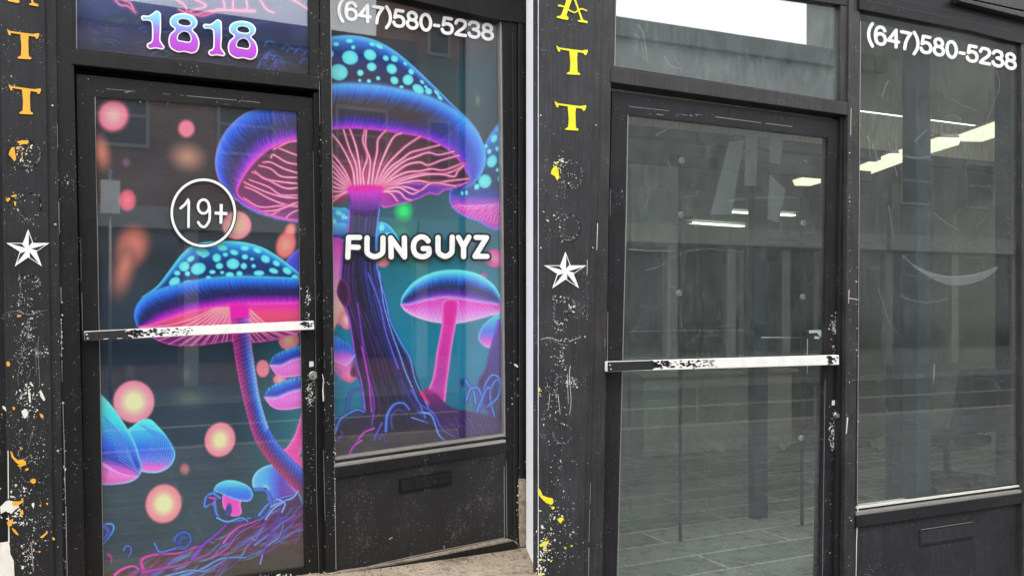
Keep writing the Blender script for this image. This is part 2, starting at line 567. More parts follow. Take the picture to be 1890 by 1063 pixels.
def stroke(P, w0, w1, c0, c1=None, alpha=1.0, soft=.7, fade=False):
    P = np.array(P, float); c1 = c0 if c1 is None else c1
    mw = max(w0, w1) / 2 + soft + 1
    x0, y0, x1, y1 = box_of(P, mw)
    if x1 <= x0 or y1 <= y0: return
    m = np.zeros((y1 - y0, x1 - x0), np.float32); T = np.zeros_like(m)
    N = len(P) - 1
    for i in range(N):
        a, b = P[i], P[i + 1]
        bx = (max(x0, int(min(a[0], b[0]) - mw)), max(y0, int(min(a[1], b[1]) - mw)),
              min(x1, int(max(a[0], b[0]) + mw) + 2), min(y1, int(max(a[1], b[1]) + mw) + 2))
        if bx[2] <= bx[0] or bx[3] <= bx[1]: continue
        X, Y = XX[bx[1]:bx[3], bx[0]:bx[2]], YY[bx[1]:bx[3], bx[0]:bx[2]]
        e = b - a; t = np.clip(((X - a[0]) * e[0] + (Y - a[1]) * e[1]) / (e @ e + 1e-9), 0, 1)
        d = np.hypot(X - a[0] - t * e[0], Y - a[1] - t * e[1])
        g = (i + t) / N
        hw = (w0 + (w1 - w0) * g) / 2
        v = np.clip((hw - d) / soft + .5, 0, 1)
        if fade: v = v * np.clip(4 * g, 0, 1) * np.clip(4 * (1 - g), 0, 1)
        sl = (slice(bx[1] - y0, bx[3] - y0), slice(bx[0] - x0, bx[2] - x0))
        k = v > m[sl]
        m[sl] = np.where(k, v, m[sl]); T[sl] = np.where(k, g, T[sl])
    put(x0, y0, x1, y1, m * alpha, A3(c0) + (A3(c1) - A3(c0)) * T[..., None])

def glow_line(P, w, core, halo, hw=5, ha=.5, w1=None):
    w1 = w if w1 is None else w1
    stroke(P, w + hw, w1 + hw, halo, alpha=ha, soft=hw * .8)
    stroke(P, w, w1, core, soft=1.0)

def orb(cx, cy, rx, ry, edge, mid, soft=.12, ang=0, alpha=1.0, core=.75):
    R_ = max(rx, ry) * (1 + soft) + 3
    x0, y0, x1, y1 = box_of(np.array([[cx, cy]]), R_)
    if x1 <= x0 or y1 <= y0: return
    X, Y = XX[y0:y1, x0:x1] - cx, YY[y0:y1, x0:x1] - cy
    ca, sa = math.cos(ang), math.sin(ang)
    d = np.hypot((X * ca + Y * sa) / rx, (-X * sa + Y * ca) / ry)
    m = np.clip((1 + soft - d) / (2 * soft), 0, 1); m = m * m * (3 - 2 * m)
    put(x0, y0, x1, y1, m * alpha, grad(.5 - .5 * np.cos(np.pi * np.clip(d / (core * 1.25), 0, 1)), [(0, mid), (1, edge)]))

def between(a, b, s, bow=0.0, n=14, wob=0.0, seed=None):
    a, b = np.array(a, float), np.array(b, float)
    t = np.linspace(0, 1, n)[:, None]
    p = a + (b - a) * t
    nn = np.array([-(b - a)[1], (b - a)[0]]); nn /= np.linalg.norm(nn) + 1e-9
    p = p + nn * (bow * np.sin(math.pi * t))
    if wob:
        ph = prs.rand() * 6.28; fr = 1.2 + prs.rand() * 1.6
        p = p + nn * (wob * np.sin(ph + fr * 2 * math.pi * t) * np.sin(math.pi * np.clip(t * 1.1, 0, 1)))
    return p

def along(P, s):
    P = np.array(P, float)
    L_ = np.concatenate([[0], np.cumsum(np.linalg.norm(np.diff(P, axis=0), axis=1))]); L_ /= L_[-1]
    return np.array([np.interp(s, L_, P[:, 0]), np.interp(s, L_, P[:, 1])])

def band_t(top, bot):
    """0 at the top curve, 1 at the bottom curve (both given left to right)"""
    top, bot = np.array(top), np.array(bot)
    def f_(X, Y):
        a = np.interp(X, top[:, 0], top[:, 1]); b = np.interp(X, bot[:, 0], bot[:, 1])
        return np.clip((Y - a) / (b - a + 1e-3), 0, 1)
    return f_

def hairs(A, B, n, col_a, col_b, frac=(.25, .6), bow=0, wid=(.8, 1.8), alpha=(.25, .7), from_b=False):
    """fine radial lines over a cap, running from curve A towards curve B"""
    for i in range(n):
        s = (i + prs.rand()) / n
        a, b = along(A, s), along(B, s)
        if from_b: a, b = b, a
        fr = frac[0] + prs.rand() * (frac[1] - frac[0])
        e = a + (b - a) * fr
        w_ = wid[0] + prs.rand() * (wid[1] - wid[0])
        stroke(between(a, e, 0, bow * fr * (1 if not from_b else -1), 8), w_, .5, col_a, col_b, alpha=alpha[0] + prs.rand() * (alpha[1] - alpha[0]))

def spots(lst, col=(118, 236, 222), edge=(60, 190, 215)):
    for cx, cy, rx, ry, a in lst:
        orb(cx, cy, rx, ry, edge, col, soft=1.2 / max(rx, 2), ang=a, core=1.1)

PINK, HOT, CY, BLU, NAVY, VIO = (255, 168, 205), (235, 30, 170), (90, 215, 245), (40, 120, 225), (24, 30, 70), (110, 40, 190)

def paint_print():
    # ---- ground colours, lifted from black to stand in for reflections
    n1, n2, n3 = smooth_noise(1, 120, 90), smooth_noise(2, 40, 30), smooth_noise(3, 7, 60)
    base = grad(YY / PH, [(0, (34, 40, 50)), (.2, (38, 44, 52)), (.45, (42, 52, 62)), (.7, (30, 54, 74)), (1, (36, 64, 74))])
    tealx = np.clip((XX - 430) / 130, 0, 1) * np.clip((YY - 480) / 200, 0, 1)
    base += (A3((34, 124, 140)) - base) * (tealx * .85)[..., None]
    win = (XX > 603)
    wb = grad(YY / PH, [(0, (40, 40, 46)), (.08, (44, 46, 52)), (.13, (16, 66, 78)), (.19, (30, 58, 66)), (.27, (42, 52, 58)), (.36, (22, 96, 112)), (.45, (18, 116, 136)), (.62, (16, 128, 160)), (.72, (26, 112, 140)), (1, (34, 80, 110))])
    base = np.where(win[..., None], wb, base)
    base += ((n1 - .5) * 14 + (n2 - .5) * 7)[..., None]
    C[:] = np.clip(base, 0, 255)
    # ---- soft orbs of light
    P1, O1, Y1 = (250, 116, 140), (250, 165, 150), (250, 225, 160)
    orb(209, 214, 28, 29, P1, (255, 160, 155), .24, .6); orb(344, 238, 15, 16, P1, (240, 115, 135), .32)
    orb(346, 290, 34, 27, (120, 92, 84), (196, 140, 118), .35, .2, .9); orb(186, 280, 18, 34, (150, 90, 80), (220, 130, 110), .4, -.2, .9)
    orb(233, 300, 8, 9, (100, 70, 100), (130, 90, 130), .4, 0, .7)
    orb(235, 370, 16, 20, (200, 84, 110), (228, 110, 130), .22); orb(437, 416, 27, 26, P1, (246, 170, 140), .12, 0, 1, 1.1)
    orb(244, 455, 32, 40, (160, 90, 80), (240, 128, 110), .35, .3, .9); orb(228, 500, 22, 52, (140, 90, 84), (222, 130, 110), .4, .25, .8)
    orb(528, 452, 18, 26, (225, 110, 110), (240, 145, 125), .25, .3); orb(536, 425, 10, 14, (225, 110, 110), (240, 145, 125), .4, .3)
    orb(533, 627, 19, 19, (226, 120, 140), (235, 180, 150), .12)
    orb(247, 741, 38, 39, (255, 128, 152), (255, 240, 160), .09); orb(406, 811, 28, 32, (255, 124, 142), (255, 226, 150), .1, .3)
    orb(302, 929, 33, 36, (255, 124, 136), (255, 244, 160), .1, .3); orb(341, 865, 9, 11, (150, 90, 100), (190, 105, 120), .3)
    orb(240, 685, 10, 14, (70, 78, 96), (90, 90, 110), .5, 0, .5); orb(343, 690, 10, 16, (90, 90, 88), (120, 112, 96), .6, 0, .6); orb(350, 735, 34, 18, (80, 96, 92), (110, 120, 92), .6, 0, .6)
    orb(485, 680, 12, 16, P1, (235, 130, 130), .15)
    orb(745, 390, 17, 20, (20, 170, 110), (20, 235, 110), .35); orb(742, 430, 22, 22, (20, 120, 110), (20, 160, 100), .7, 0, .7); orb(770, 478, 26, 26, (20, 120, 110), (30, 150, 120), .7, 0, .7)
    orb(706, 475, 16, 18, P1, (245, 170, 140), .15); orb(912, 477, 17, 17, (220, 70, 150), (246, 130, 170), .12)
    orb(882, 185, 6, 14, (80, 100, 70), (120, 150, 90), .6, 0, .7); orb(622, 560, 26, 40, (235, 120, 140), (246, 180, 150), .15)
    orb(640, 590, 13, 18, P1, (250, 190, 160), .15); orb(632, 660, 20, 22, (226, 90, 140), (240, 130, 160), .3); orb(645, 690, 14, 16, (226, 90, 140), (246, 140, 160), .15); orb(516, 700, 12, 10, P1, (245, 160, 140), .3)
    orb(893, 510, 8, 8, (150, 90, 150), (180, 100, 170), .3)

    # ---- mushroom behind the trunk
    fill(cr([(608, 382), (625, 384), (644, 390), (650, 440), (608, 450)], 6), (28, 130, 205), rim=(70, 190, 240), rimw=4)
    spots([(625, 393, 7, 5, .3), (616, 412, 6, 9, 0), (634, 400, 4, 6, 0), (622, 430, 4, 4, 0), (640, 402, 4, 3, 0)])
    fill(cr([(606, 412), (640, 414), (650, 438), (606, 442)], 6), lambda X, Y: grad((Y - 412) / 28, [(0, (60, 180, 240)), (1, (16, 60, 140))]))
    fill(cr([(606, 440), (632, 443), (634, 500), (620, 600), (606, 620)], 6), lambda X, Y: grad((Y - 440) / 120, [(0, (200, 60, 190)), (.4, (240, 110, 190)), (1, (245, 170, 160))]))
    fill(cr([(694, 412), (706, 410), (722, 420), (738, 446), (730, 470), (694, 460)], 6), (28, 140, 205), rim=(90, 215, 240), rimw=3)
    spots([(704, 420, 6, 7, .3), (714, 436, 5, 8, .4), (722, 455, 5, 7, .4)])

    # ---- right edge mushroom
    capo = cr([(924, 230), (908, 244), (896, 266), (890, 300), (872, 330), (836, 346), (829, 362), (833, 380), (850, 396), (880, 408), (924, 418), (926, 300)], 6, True)
    fill(capo, lambda X, Y: grad((Y - 230) / 190, [(0, (50, 150, 225)), (.3, (20, 80, 150)), (.55, (22, 50, 90)), (.68, (30, 60, 160)), (.78, (210, 60, 180)), (1, (190, 50, 170))]), rim=(90, 130, 245), rimw=3)
    spots([(912, 256, 6, 8, .5), (903, 280, 4, 5, .3), (918, 275, 4, 5, 0), (897, 270, 3, 4, 0), (908, 298, 9, 12, .4), (918, 314, 3, 4, 0), (895, 335, 12, 13, .3), (880, 345, 5, 6, .3), (853, 357, 3, 4, 0), (861, 356, 3, 5, 0), (922, 330, 4, 6, 0), (922, 240, 5, 6, 0)])
    for i in range(30):
        s = i / 29
        a = (832 + 92 * s, 360 + 8 * s); stroke(between(a, (a[0] + 14, a[1] + 18), 0, 3, 6), 1, .5, (120, 130, 255), alpha=.55)
    for i in range(15):
        a = along([(838, 382), (924, 372)], i / 14); b = along([(834, 384), (862, 402), (924, 414)], i / 14)
        stroke(between((a[0] + 22, a[1]), b, 0, 4, 8, 2), 1.6, 1.0, PINK, alpha=.75)
    # ---- right middle mushroom
    top = cr([(739, 562), (744, 545), (765, 520), (800, 503), (840, 498), (880, 505), (910, 525), (924, 548)], 8)
    low = cr([(739, 562), (756, 562), (790, 553), (830, 549), (880, 556), (924, 563)], 8)
    bot = cr([(739, 562), (748, 574), (770, 586), (805, 595), (850, 596), (924, 578)], 8)
    fill(np.vstack([top, bot[::-1]]), (230, 50, 160))
    bt = band_t(low, bot)
    fill(np.vstack([low, bot[::-1]]), lambda X, Y: grad(bt(X, Y), [(0, (238, 24, 160)), (.4, (248, 80, 190)), (1, (250, 160, 215))]), rim=(255, 190, 230), rimw=1.6)
    for i in range(22):
        a = along([(800, 553), (868, 553)], i / 21); b = along(bot, .08 + .88 * i / 21)
        stroke(between(a, b, 0, (i - 11) * -.8, 9), 1.0, 1.4, (255, 200, 230), alpha=.4)
    bt2 = band_t(top, low)
    fill(np.vstack([top, low[::-1]]), lambda X, Y: grad(bt2(X, Y), [(0, (110, 235, 245)), (.14, (60, 185, 240)), (.38, (22, 80, 180)), (.6, (24, 36, 90)), (.82, (70, 30, 150)), (1, (215, 30, 175))]), rim=(95, 225, 250), rimw=3)
    hairs(top, low, 150, (110, 225, 255), (40, 110, 230), (.3, .65), 0, (.8, 1.8), (.3, .7))
    hairs(top, low, 110, (225, 50, 210), (90, 50, 200), (.15, .4), 0, (.7, 1.3), (.3, .6), True)
    stem = [(818, 556), (846, 556), (842, 595), (834, 640), (826, 700), (815, 760), (775, 760), (798, 700), (806, 650), (815, 600)]
    fill(cr(stem, 5, True), lambda X, Y: grad((Y - 552) / 150, [(0, (238, 22, 150)), (.3, (210, 30, 150)), (1, (170, 30, 150))]), rim=(255, 150, 215), rimw=3)
    for y in range(600, 760, 4):
        xa = np.interp(y, [556, 600, 650, 700, 760], [818, 815, 806, 798, 778]); xb = np.interp(y, [556, 595, 640, 700, 760], [846, 842, 834, 826, 815])
        stroke([(xa + 2, y), ((xa + xb) / 2, y + 2.5), (xb - 2, y)], 1.1, 1.1, (255, 120, 200), alpha=.55)
    # ---- far right small cap and trunk
    fill(cr([(924, 582), (905, 588), (888, 606), (883, 624), (892, 638), (905, 642), (924, 636)], 6, True), lambda X, Y: grad((Y - 585) / 57, [(0, (70, 190, 240)), (.45, (60, 110, 225)), (.8, (225, 90, 200)), (1, (240, 130, 215))]), rim=(120, 200, 250), rimw=2)
    fill(cr([(928, 578), (918, 600), (905, 640), (895, 680), (880, 715), (905, 770), (932, 790), (932, 600)], 6, True), (38, 26, 70), rim=(120, 60, 200), rimw=3)
    for i in range(12):
        stroke(cr([(918 + i * 1.5, 590 + i), (908 + i * 2, 640), (900 + i * 3, 690), (884 + i * 5, 730), (880 + i * 5, 760)], 5), 1.4, 1, (150, 60, 200) if i % 2 else (60, 70, 210), alpha=.8)
    for q in ([(878, 745), (874, 720), (866, 712), (860, 702)], [(922, 800), (905, 735), (912, 705), (922, 700)], [(890, 740), (895, 712), (908, 692), (922, 700), (920, 730), (900, 750)], [(860, 740), (868, 718), (882, 716), (890, 735), (888, 750)], [(880, 760), (890, 735), (900, 715), (905, 718)]):
        glow_line(cr(q, 8), 2.6, (70, 140, 235), (50, 40, 150), 6, .6)
    fill(cr([(848, 700), (856, 698), (858, 712), (850, 715)], 5, True), (20, 60, 110), rim=(60, 120, 200), rimw=2)
    # mound behind the roots at the right of the trunk
    fill(cr([(780, 730), (800, 722), (830, 750), (870, 760), (932, 780), (932, 850), (790, 850)], 6, True), lambda X, Y: grad((Y - 720) / 110, [(0, (150, 30, 120)), (.3, (70, 34, 100)), (1, (44, 40, 66))]), soft=2)
    for k in range(16):
        x0 = 800 + k * 8
        stroke(cr([(x0, 770 + prs.rand() * 20), (x0 + 10, 790), (x0 + 16 + prs.rand() * 14, 830)], 6), 2.2, 1, (60, 60, 190) if k % 2 else (140, 50, 170), alpha=.7)

    # ---- the big mushroom: cap in the window
    dome_t = cr([(560, 72), (610, 68), (650, 66), (690, 74), (725, 92), (760, 120), (800, 158), (835, 193), (866, 222), (886, 248)], 10)
    dome_b = cr([(560, 160), (610, 157), (650, 156), (700, 159), (745, 167), (790, 179), (830, 198), (862, 222), (886, 250)], 10)
    dt = band_t(dome_t, dome_b)
    fill(np.vstack([dome_t, dome_b[::-1]]), lambda X, Y: grad(dt(X, Y) * .8 + .2 * (1 - np.clip((X - 610) / 260, 0, 1)) * dt(X, Y), [(0, (110, 185, 250)), (.1, (40, 120, 215)), (.3, (14, 52, 128)), (.6, (16, 40, 96)), (1, (24, 34, 60))]), rim=(80, 160, 245), rimw=4)
    spots([(646, 107, 15, 13, .2), (683, 102, 12, 10, .5), (625, 134, 17, 15, .2), (611, 100, 5, 7, 0), (620, 82, 6, 4, 0), (645, 76, 7, 4, 0), (652, 88, 4, 4, 0), (686, 124, 9, 8, .3), (712, 108, 6, 5, .6), (728, 109, 7, 6, .6), (723, 128, 10, 9, .7), (665, 135, 6, 6, 0), (698, 145, 4, 4, 0), (664, 149, 3, 3, 0), (681, 150, 4, 3.5, 0), (728, 149, 8, 7, .7), (753, 148, 10, 10, .8), (759, 133, 5, 6, -.6), (741, 161, 4, 3, 0), (772, 165, 12, 8, .6), (791, 169, 7, 6, .6), (748, 118, 4, 3, .7), (779, 152, 5, 3, .8), (786, 161, 4, 3, .8), (806, 172, 7, 3, .8), (687, 82, 6, 4, .3), (700, 86, 8, 4, .5), (812, 181, 6, 3, .7)])
    # rim band
    ob = cr([(560, 160), (610, 157), (650, 156), (700, 159), (745, 167), (790, 179), (830, 198), (862, 222), (884, 248), (895, 275), (896, 300), (888, 322), (874, 338), (855, 347)], 10)
    ib = cr([(560, 238), (612, 240), (650, 238), (690, 241), (730, 246), (775, 254), (815, 270), (840, 290), (852, 305), (860, 318), (866, 328), (866, 336), (860, 342), (850, 346)], 10)
    fill(np.vstack([ob, ib[::-1]]), (58, 56, 62))
    def bandcol(X, Y):
        d1 = np.full(X.shape, 1e9, np.float32); d2 = d1.copy()
        for p in ob[::2]: d1 = np.minimum(d1, np.hypot(X - p[0], Y - p[1]))
        for p in ib[::2]: d2 = np.minimum(d2, np.hypot(X - p[0], Y - p[1]))
        t = d1 / (d1 + d2 + 1e-3)
        r_ = np.clip((X - 760) / 110, 0, 1)[..., None]
        a = grad(t, [(0, (70, 165, 245)), (.12, (36, 112, 225)), (.26, (30, 62, 130)), (.4, (52, 52, 62)), (.66, (50, 46, 62)), (.8, (46, 30, 140)), (.92, (120, 30, 190)), (1, (225, 60, 200))])
        b = grad(t, [(0, (70, 160, 245)), (.2, (30, 100, 225)), (.45, (26, 60, 170)), (.7, (50, 50, 190)), (.9, (130, 40, 200)), (1, (240, 70, 200))])
        return a + (b - a) * r_
    fill(np.vstack([ob, ib[::-1]]), bandcol)
    hairs(ob, ib, 260, (90, 185, 255), (40, 100, 225), (.18, .5), -5, (.8, 1.7), (.25, .7))
    hairs(ob, ib, 200, (235, 70, 215), (70, 50, 215), (.12, .38), -5, (.8, 1.6), (.3, .75), True)
    # right curl of the rim
    for i in range(34):
        s = .66 + .34 * i / 33
        a, b = along(ob, s), along(ib, s)
        stroke(between(a, b, 0, -7, 9), 1.2, 1.0, (90, 160, 255), (150, 90, 235), alpha=.5)
    # underside
    und = np.vstack([ib, cr([(866, 334), (840, 347), (820, 352), (808, 360), (792, 358), (770, 368), (740, 376), (705, 382), (690, 352), (650, 352), (638, 372), (612, 380), (560, 392)], 8)])
    fill(und, lambda X, Y: grad(np.hypot((X - 676) / 1.5, Y - 345) / 130, [(0, (190, 50, 110)), (.25, (140, 50, 80)), (.5, (84, 44, 60)), (1, (50, 40, 50))]))
    lowf = cr([(700, 345), (760, 338), (830, 342), (866, 336), (840, 347), (820, 352), (808, 360), (792, 358), (770, 368), (740, 376), (705, 382)], 6, True)
    fill(lowf, lambda X, Y: grad((X - 700) / 160, [(0, (200, 60, 170)), (.3, (90, 40, 180)), (.8, (110, 50, 190)), (1, (200, 60, 190))]), alpha=.9, rim=(245, 110, 215), rimw=2)
    def gill(q, w0=4.6, w1=3.0):
        p = cr(q, 9)
        stroke(p, w0 + 3, w1 + 4, (170, 30, 100), alpha=.45, soft=3)
        stroke(p, w0, w1, (240, 110, 160), alpha=1, soft=1.2)
        stroke(p, w0 * .42, w1 * .42, (255, 214, 214), (250, 165, 195), alpha=.9, soft=1)
    G = [
        [(655, 344), (650, 310), (630, 270), (608, 242)], [(661, 343), (657, 305), (645, 275), (634, 240)], [(666, 342), (664, 310), (658, 275), (652, 256), (646, 239)],
        [(672, 342), (670, 318), (678, 290), (670, 262), (673, 240)], [(679, 342), (682, 318), (683, 295), (675, 270), (676, 240)],
        [(686, 342), (690, 310), (696, 280), (698, 258), (712, 241)], [(691, 342), (702, 305), (716, 272), (728, 252), (742, 246)],
        [(694, 343), (712, 308), (736, 282), (752, 268), (776, 252)], [(697, 343), (718, 312), (742, 294), (758, 282), (780, 276), (812, 268)],
        [(700, 344), (720, 318), (746, 298), (766, 290), (790, 282), (810, 286), (838, 280)], [(702, 345), (724, 324), (750, 305), (775, 300), (790, 305), (815, 296), (848, 287)],
        [(703, 346), (728, 328), (752, 318), (776, 316), (796, 312), (820, 314), (855, 301)], [(704, 347), (730, 334), (752, 326), (784, 320), (800, 322), (832, 318), (858, 303)],
        [(705, 348), (735, 336), (760, 328), (790, 322), (815, 322), (838, 326), (845, 316), (856, 306)],
        [(706, 350), (735, 340), (770, 334), (800, 338), (830, 334), (866, 330)], [(706, 351), (730, 345), (752, 346), (775, 352), (798, 338), (842, 344)],
        [(706, 352), (735, 346), (760, 358), (775, 352)], [(706, 353), (722, 358), (734, 372)], [(706, 354), (735, 354), (748, 366), (760, 370)],
        [(650, 345), (636, 315), (618, 290), (604, 276)], [(649, 346), (634, 322), (616, 300), (604, 292)], [(648, 347), (632, 328), (616, 308), (604, 301)],
        [(647, 348), (630, 332), (616, 318), (604, 310)], [(646, 349), (628, 336), (614, 326), (604, 320)], [(646, 350), (626, 342), (612, 334), (604, 330)],
        [(645, 351), (626, 348), (612, 344), (604, 341)], [(645, 352), (625, 354), (604, 352)], [(644, 354), (628, 362), (604, 380)], [(645, 352), (622, 362), (604, 366)]]
    for k in range(len(G) - 1):
        if k < 13:                                  # thin blades between the big ones, near the stem
            a = (np.array(cr(G[k], 6)) [:12] + np.array(cr(G[k + 1], 6))[:12]) / 2
            stroke(a, 1.6, .8, (255, 150, 170), alpha=.7)
    for q in G: gill(q)
    # ---- trunk
    tl = cr([(645, 348), (648, 375), (644, 420), (636, 460), (630, 500), (628, 540), (634, 562), (644, 590), (652, 640), (660, 690), (672, 730), (672, 765), (640, 775), (620, 800)], 8)
    tr_ = cr([(703, 348), (700, 372), (697, 410), (694, 455), (696, 500), (705, 530), (713, 555), (720, 590), (738, 630), (758, 665), (772, 700), (788, 745), (806, 780), (845, 812)], 8)
    body = np.vstack([tl, [(618, 850), (845, 850)], tr_[::-1]])
    fill(body, lambda X, Y: grad((Y - 350) / 460, [(0, (200, 20, 140)), (.04, (120, 30, 150)), (.12, (28, 22, 80)), (.4, (20, 16, 50)), (.65, (30, 24, 50)), (.85, (38, 32, 54)), (1, (42, 38, 48))]))
    for i in range(54):
        s = i / 53
        p = []
        ph, am = prs.rand() * 6.28, prs.rand() * 2.2
        sw = s + (prs.rand() - .5) * .02
        for k in np.linspace(.06, .98 - prs.rand() * .1, 34):
            a, b = along(tl, k), along(tr_, k)
            q = a + (b - a) * sw; q[0] += am * math.sin(ph + k * 14)
            p.append(q)
        c = (150, 50, 190) if s < .3 else ((50, 70, 215) if s > .55 else (70, 56, 170))
        if s > .8: c = (60, 130, 245)
        if s > .25 and s < .6 and i % 3: c = (44, 34, 90)
        a0, b0 = sorted(prs.rand(2) * 30); a0, b0 = int(a0), int(b0) + 5
        stroke(p[a0:], 1.0 + prs.rand() * 1.4, .9, c, alpha=.12 + .3 * prs.rand())
        if i % 4 == 0: stroke(p[a0:b0], 2.4, 1.2, (150, 150, 250) if s > .5 else (200, 90, 210), alpha=.25)
    for q, c in (([(702, 372), (696, 420), (694, 455), (697, 500), (712, 555), (720, 592), (740, 632), (757, 662), (766, 700), (786, 742), (800, 775)], (90, 170, 255)),
                 ([(700, 500), (708, 560), (722, 610), (738, 655), (750, 690), (770, 735), (785, 770)], (120, 170, 255)),
                 ([(680, 505), (700, 560), (712, 612), (728, 660), (735, 680)], (110, 110, 240)),
                 ([(646, 380), (641, 440), (632, 480), (630, 540), (645, 590), (656, 660), (668, 710), (674, 760)], (190, 80, 215)),
                 ([(660, 560), (668, 620), (676, 680), (690, 740), (684, 800)], (150, 60, 190)), ([(668, 640), (680, 700), (686, 760)], (230, 70, 170))):
        glow_line(cr(q, 8), 1.8, c, (60, 40, 170), 5, .4)
    fill(cr([(626, 520), (634, 515), (644, 530), (646, 552), (638, 566), (628, 556), (622, 540)], 6, True), (60, 10, 60), rim=(140, 30, 130), rimw=3)
    fill(cr([(652, 670), (646, 688), (652, 696), (662, 692)], 6, True), (80, 40, 80), rim=(150, 70, 150), rimw=3)
    fill(cr([(645, 345), (704, 345), (702, 374), (697, 386), (650, 388), (646, 372)], 5, True), lambda X, Y: grad((Y - 343) / 44, [(0, (235, 20, 150)), (.35, (190, 40, 190)), (1, (60, 30, 130))]), soft=3, alpha=.9)
    for y in range(352, 388, 4): stroke([(648, y), (675, y + 4), (700, y)], 1.1, 1.1, (220, 110, 235), alpha=.5)
    # roots round the foot
    fill(cr([(606, 800), (620, 775), (645, 762), (672, 758), (700, 800), (760, 790), (790, 770), (806, 778), (838, 812), (850, 850), (606, 850)], 6), lambda X, Y: grad((Y - 755) / 90, [(0, (44, 40, 90)), (.4, (58, 48, 62)), (1, (60, 44, 52))]), soft=2, alpha=.75)
    for q, c, w_ in (([(640, 758), (645, 730), (655, 720), (672, 718)], (70, 90, 190), 3), ([(618, 800), (628, 774), (645, 762), (660, 756), (672, 760)], (80, 130, 225), 4),
                     ([(712, 795), (715, 765), (728, 746), (745, 744), (756, 756)], (70, 120, 225), 5), ([(724, 790), (722, 770), (734, 756), (746, 760)], (60, 70, 170), 3),
                     ([(772, 760), (795, 765), (804, 785), (810, 802), (820, 812)], (90, 140, 250), 4), ([(690, 790), (670, 800), (650, 830), (644, 842)], (210, 60, 190), 3),
                     ([(760, 720), (775, 745), (800, 762), (815, 790), (838, 806)], (70, 90, 220), 3), ([(622, 815), (632, 800), (628, 795)], (120, 70, 200), 2),
                     ([(705, 780), (695, 800), (690, 812)], (90, 80, 220), 3), ([(700, 810), (706, 802), (712, 816)], (60, 80, 190), 2), ([(760, 770), (790, 780)], (130, 160, 250), 2),
                     ([(668, 812), (650, 826), (642, 846)], (230, 50, 170), 2.5), ([(740, 700), (760, 740), (785, 775)], (60, 60, 160), 2)):
        glow_line(cr(q, 8), w_, c, (50, 40, 120), 5, .5, w_ * .5)
    stroke(cr([(778, 725), (785, 735), (792, 745)], 6), 7, 3, (235, 30, 120), alpha=.9, soft=2)
    # left of trunk small lobe
    tp = cr([(600, 618), (622, 622), (645, 636), (656, 654)], 8); bt_ = cr([(600, 668), (620, 668), (640, 676), (656, 656)], 8)
    fill(np.vstack([tp, bt_[::-1]]), lambda X, Y: grad((Y - 620) / 52, [(0, (70, 190, 245)), (.4, (50, 110, 215)), (.7, (190, 100, 210)), (1, (240, 130, 210))]), rim=(120, 190, 250), rimw=2)
    hairs(tp, bt_, 40, (30, 60, 170), (60, 60, 190), (.3, .6), 0, (1, 2), (.3, .7))
    fill(cr([(600, 668), (640, 676), (650, 672), (640, 692), (628, 700), (600, 660)], 5, True), (235, 110, 190), soft=3, alpha=.7)

    # ---- door: left lobe of the big cap
    out = cr([(560, 196), (510, 198), (462, 206), (430, 228), (408, 258), (398, 292), (402, 325), (420, 352), (445, 374), (480, 392), (520, 404), (560, 410)], 10)
    inn = cr([(560, 256), (530, 262), (500, 274), (475, 294), (455, 318), (442, 340), (438, 356), (450, 370), (480, 388), (520, 402), (560, 408)], 10)
    fill(np.vstack([out, inn[::-1]]), (40, 50, 110))
    def lobecol(X, Y):
        d1 = np.full(X.shape, 1e9, np.float32); d2 = d1.copy()
        for p in out[::2]: d1 = np.minimum(d1, np.hypot(X - p[0], Y - p[1]))
        for p in inn[::2]: d2 = np.minimum(d2, np.hypot(X - p[0], Y - p[1]))
        return grad(d1 / (d1 + d2 + 1e-3), [(0, (70, 130, 250)), (.12, (40, 80, 225)), (.35, (36, 56, 130)), (.6, (44, 48, 90)), (.8, (84, 40, 170)), (1, (215, 60, 205))])
    fill(np.vstack([out, inn[::-1]]), lobecol)
    hairs(out, inn, 220, (80, 150, 255), (60, 90, 220), (.25, .7), 9, (.8, 1.8), (.25, .7))
    hairs(out, inn, 170, (240, 90, 225), (120, 60, 220), (.2, .5), 9, (.8, 1.5), (.3, .7), True)
    stroke(out, 2.2, 2.2, (80, 130, 255), (235, 80, 210), alpha=.9)
    fill(np.vstack([inn, [(560, 300)]]), lambda X, Y: grad((Y - 256) / 150, [(0, (84, 60, 76)), (.5, (110, 50, 90)), (1, (130, 50, 130))]))
    for q in ([(560, 262), (535, 262), (505, 276)], [(560, 291), (535, 282), (515, 274), (505, 294)][:3], [(560, 305), (530, 300), (505, 286), (500, 292)], [(560, 323), (525, 312), (500, 300), (485, 300)],
              [(560, 328), (520, 326), (500, 312), (478, 306)], [(560, 345), (530, 348), (505, 338), (475, 322), (465, 318)], [(560, 360), (520, 360), (495, 345), (460, 332)],
              [(560, 376), (530, 378), (500, 368), (470, 352), (452, 345)], [(560, 366), (525, 364), (495, 356), (462, 342), (450, 336)], [(560, 382), (520, 380), (480, 382), (450, 366)], [(560, 372), (540, 376), (510, 392), (500, 398)], [(560, 386), (540, 392), (528, 402)],
              [(545, 376), (510, 388), (485, 390)], [(560, 340), (520, 336), (488, 330), (470, 316)]):
        gill(q, 3.6, 2.6)
    stroke(inn, 3, 3, (235, 60, 200), (245, 80, 190), alpha=.8, soft=2)

    # ---- door: lower spotted mushroom
    dt1 = cr([(262, 548), (290, 528), (312, 500), (335, 470), (358, 452), (395, 446), (440, 446), (480, 455), (515, 475), (560, 510)], 10)
    db1 = cr([(262, 550), (300, 536), (350, 522), (400, 514), (450, 512), (500, 514), (560, 520)], 10)
    fill(cr([(520, 498), (530, 480), (545, 464), (560, 460), (560, 520)], 6, True), (70, 70, 200), rim=(110, 110, 250), rimw=4)
    bt3 = band_t(dt1, db1)
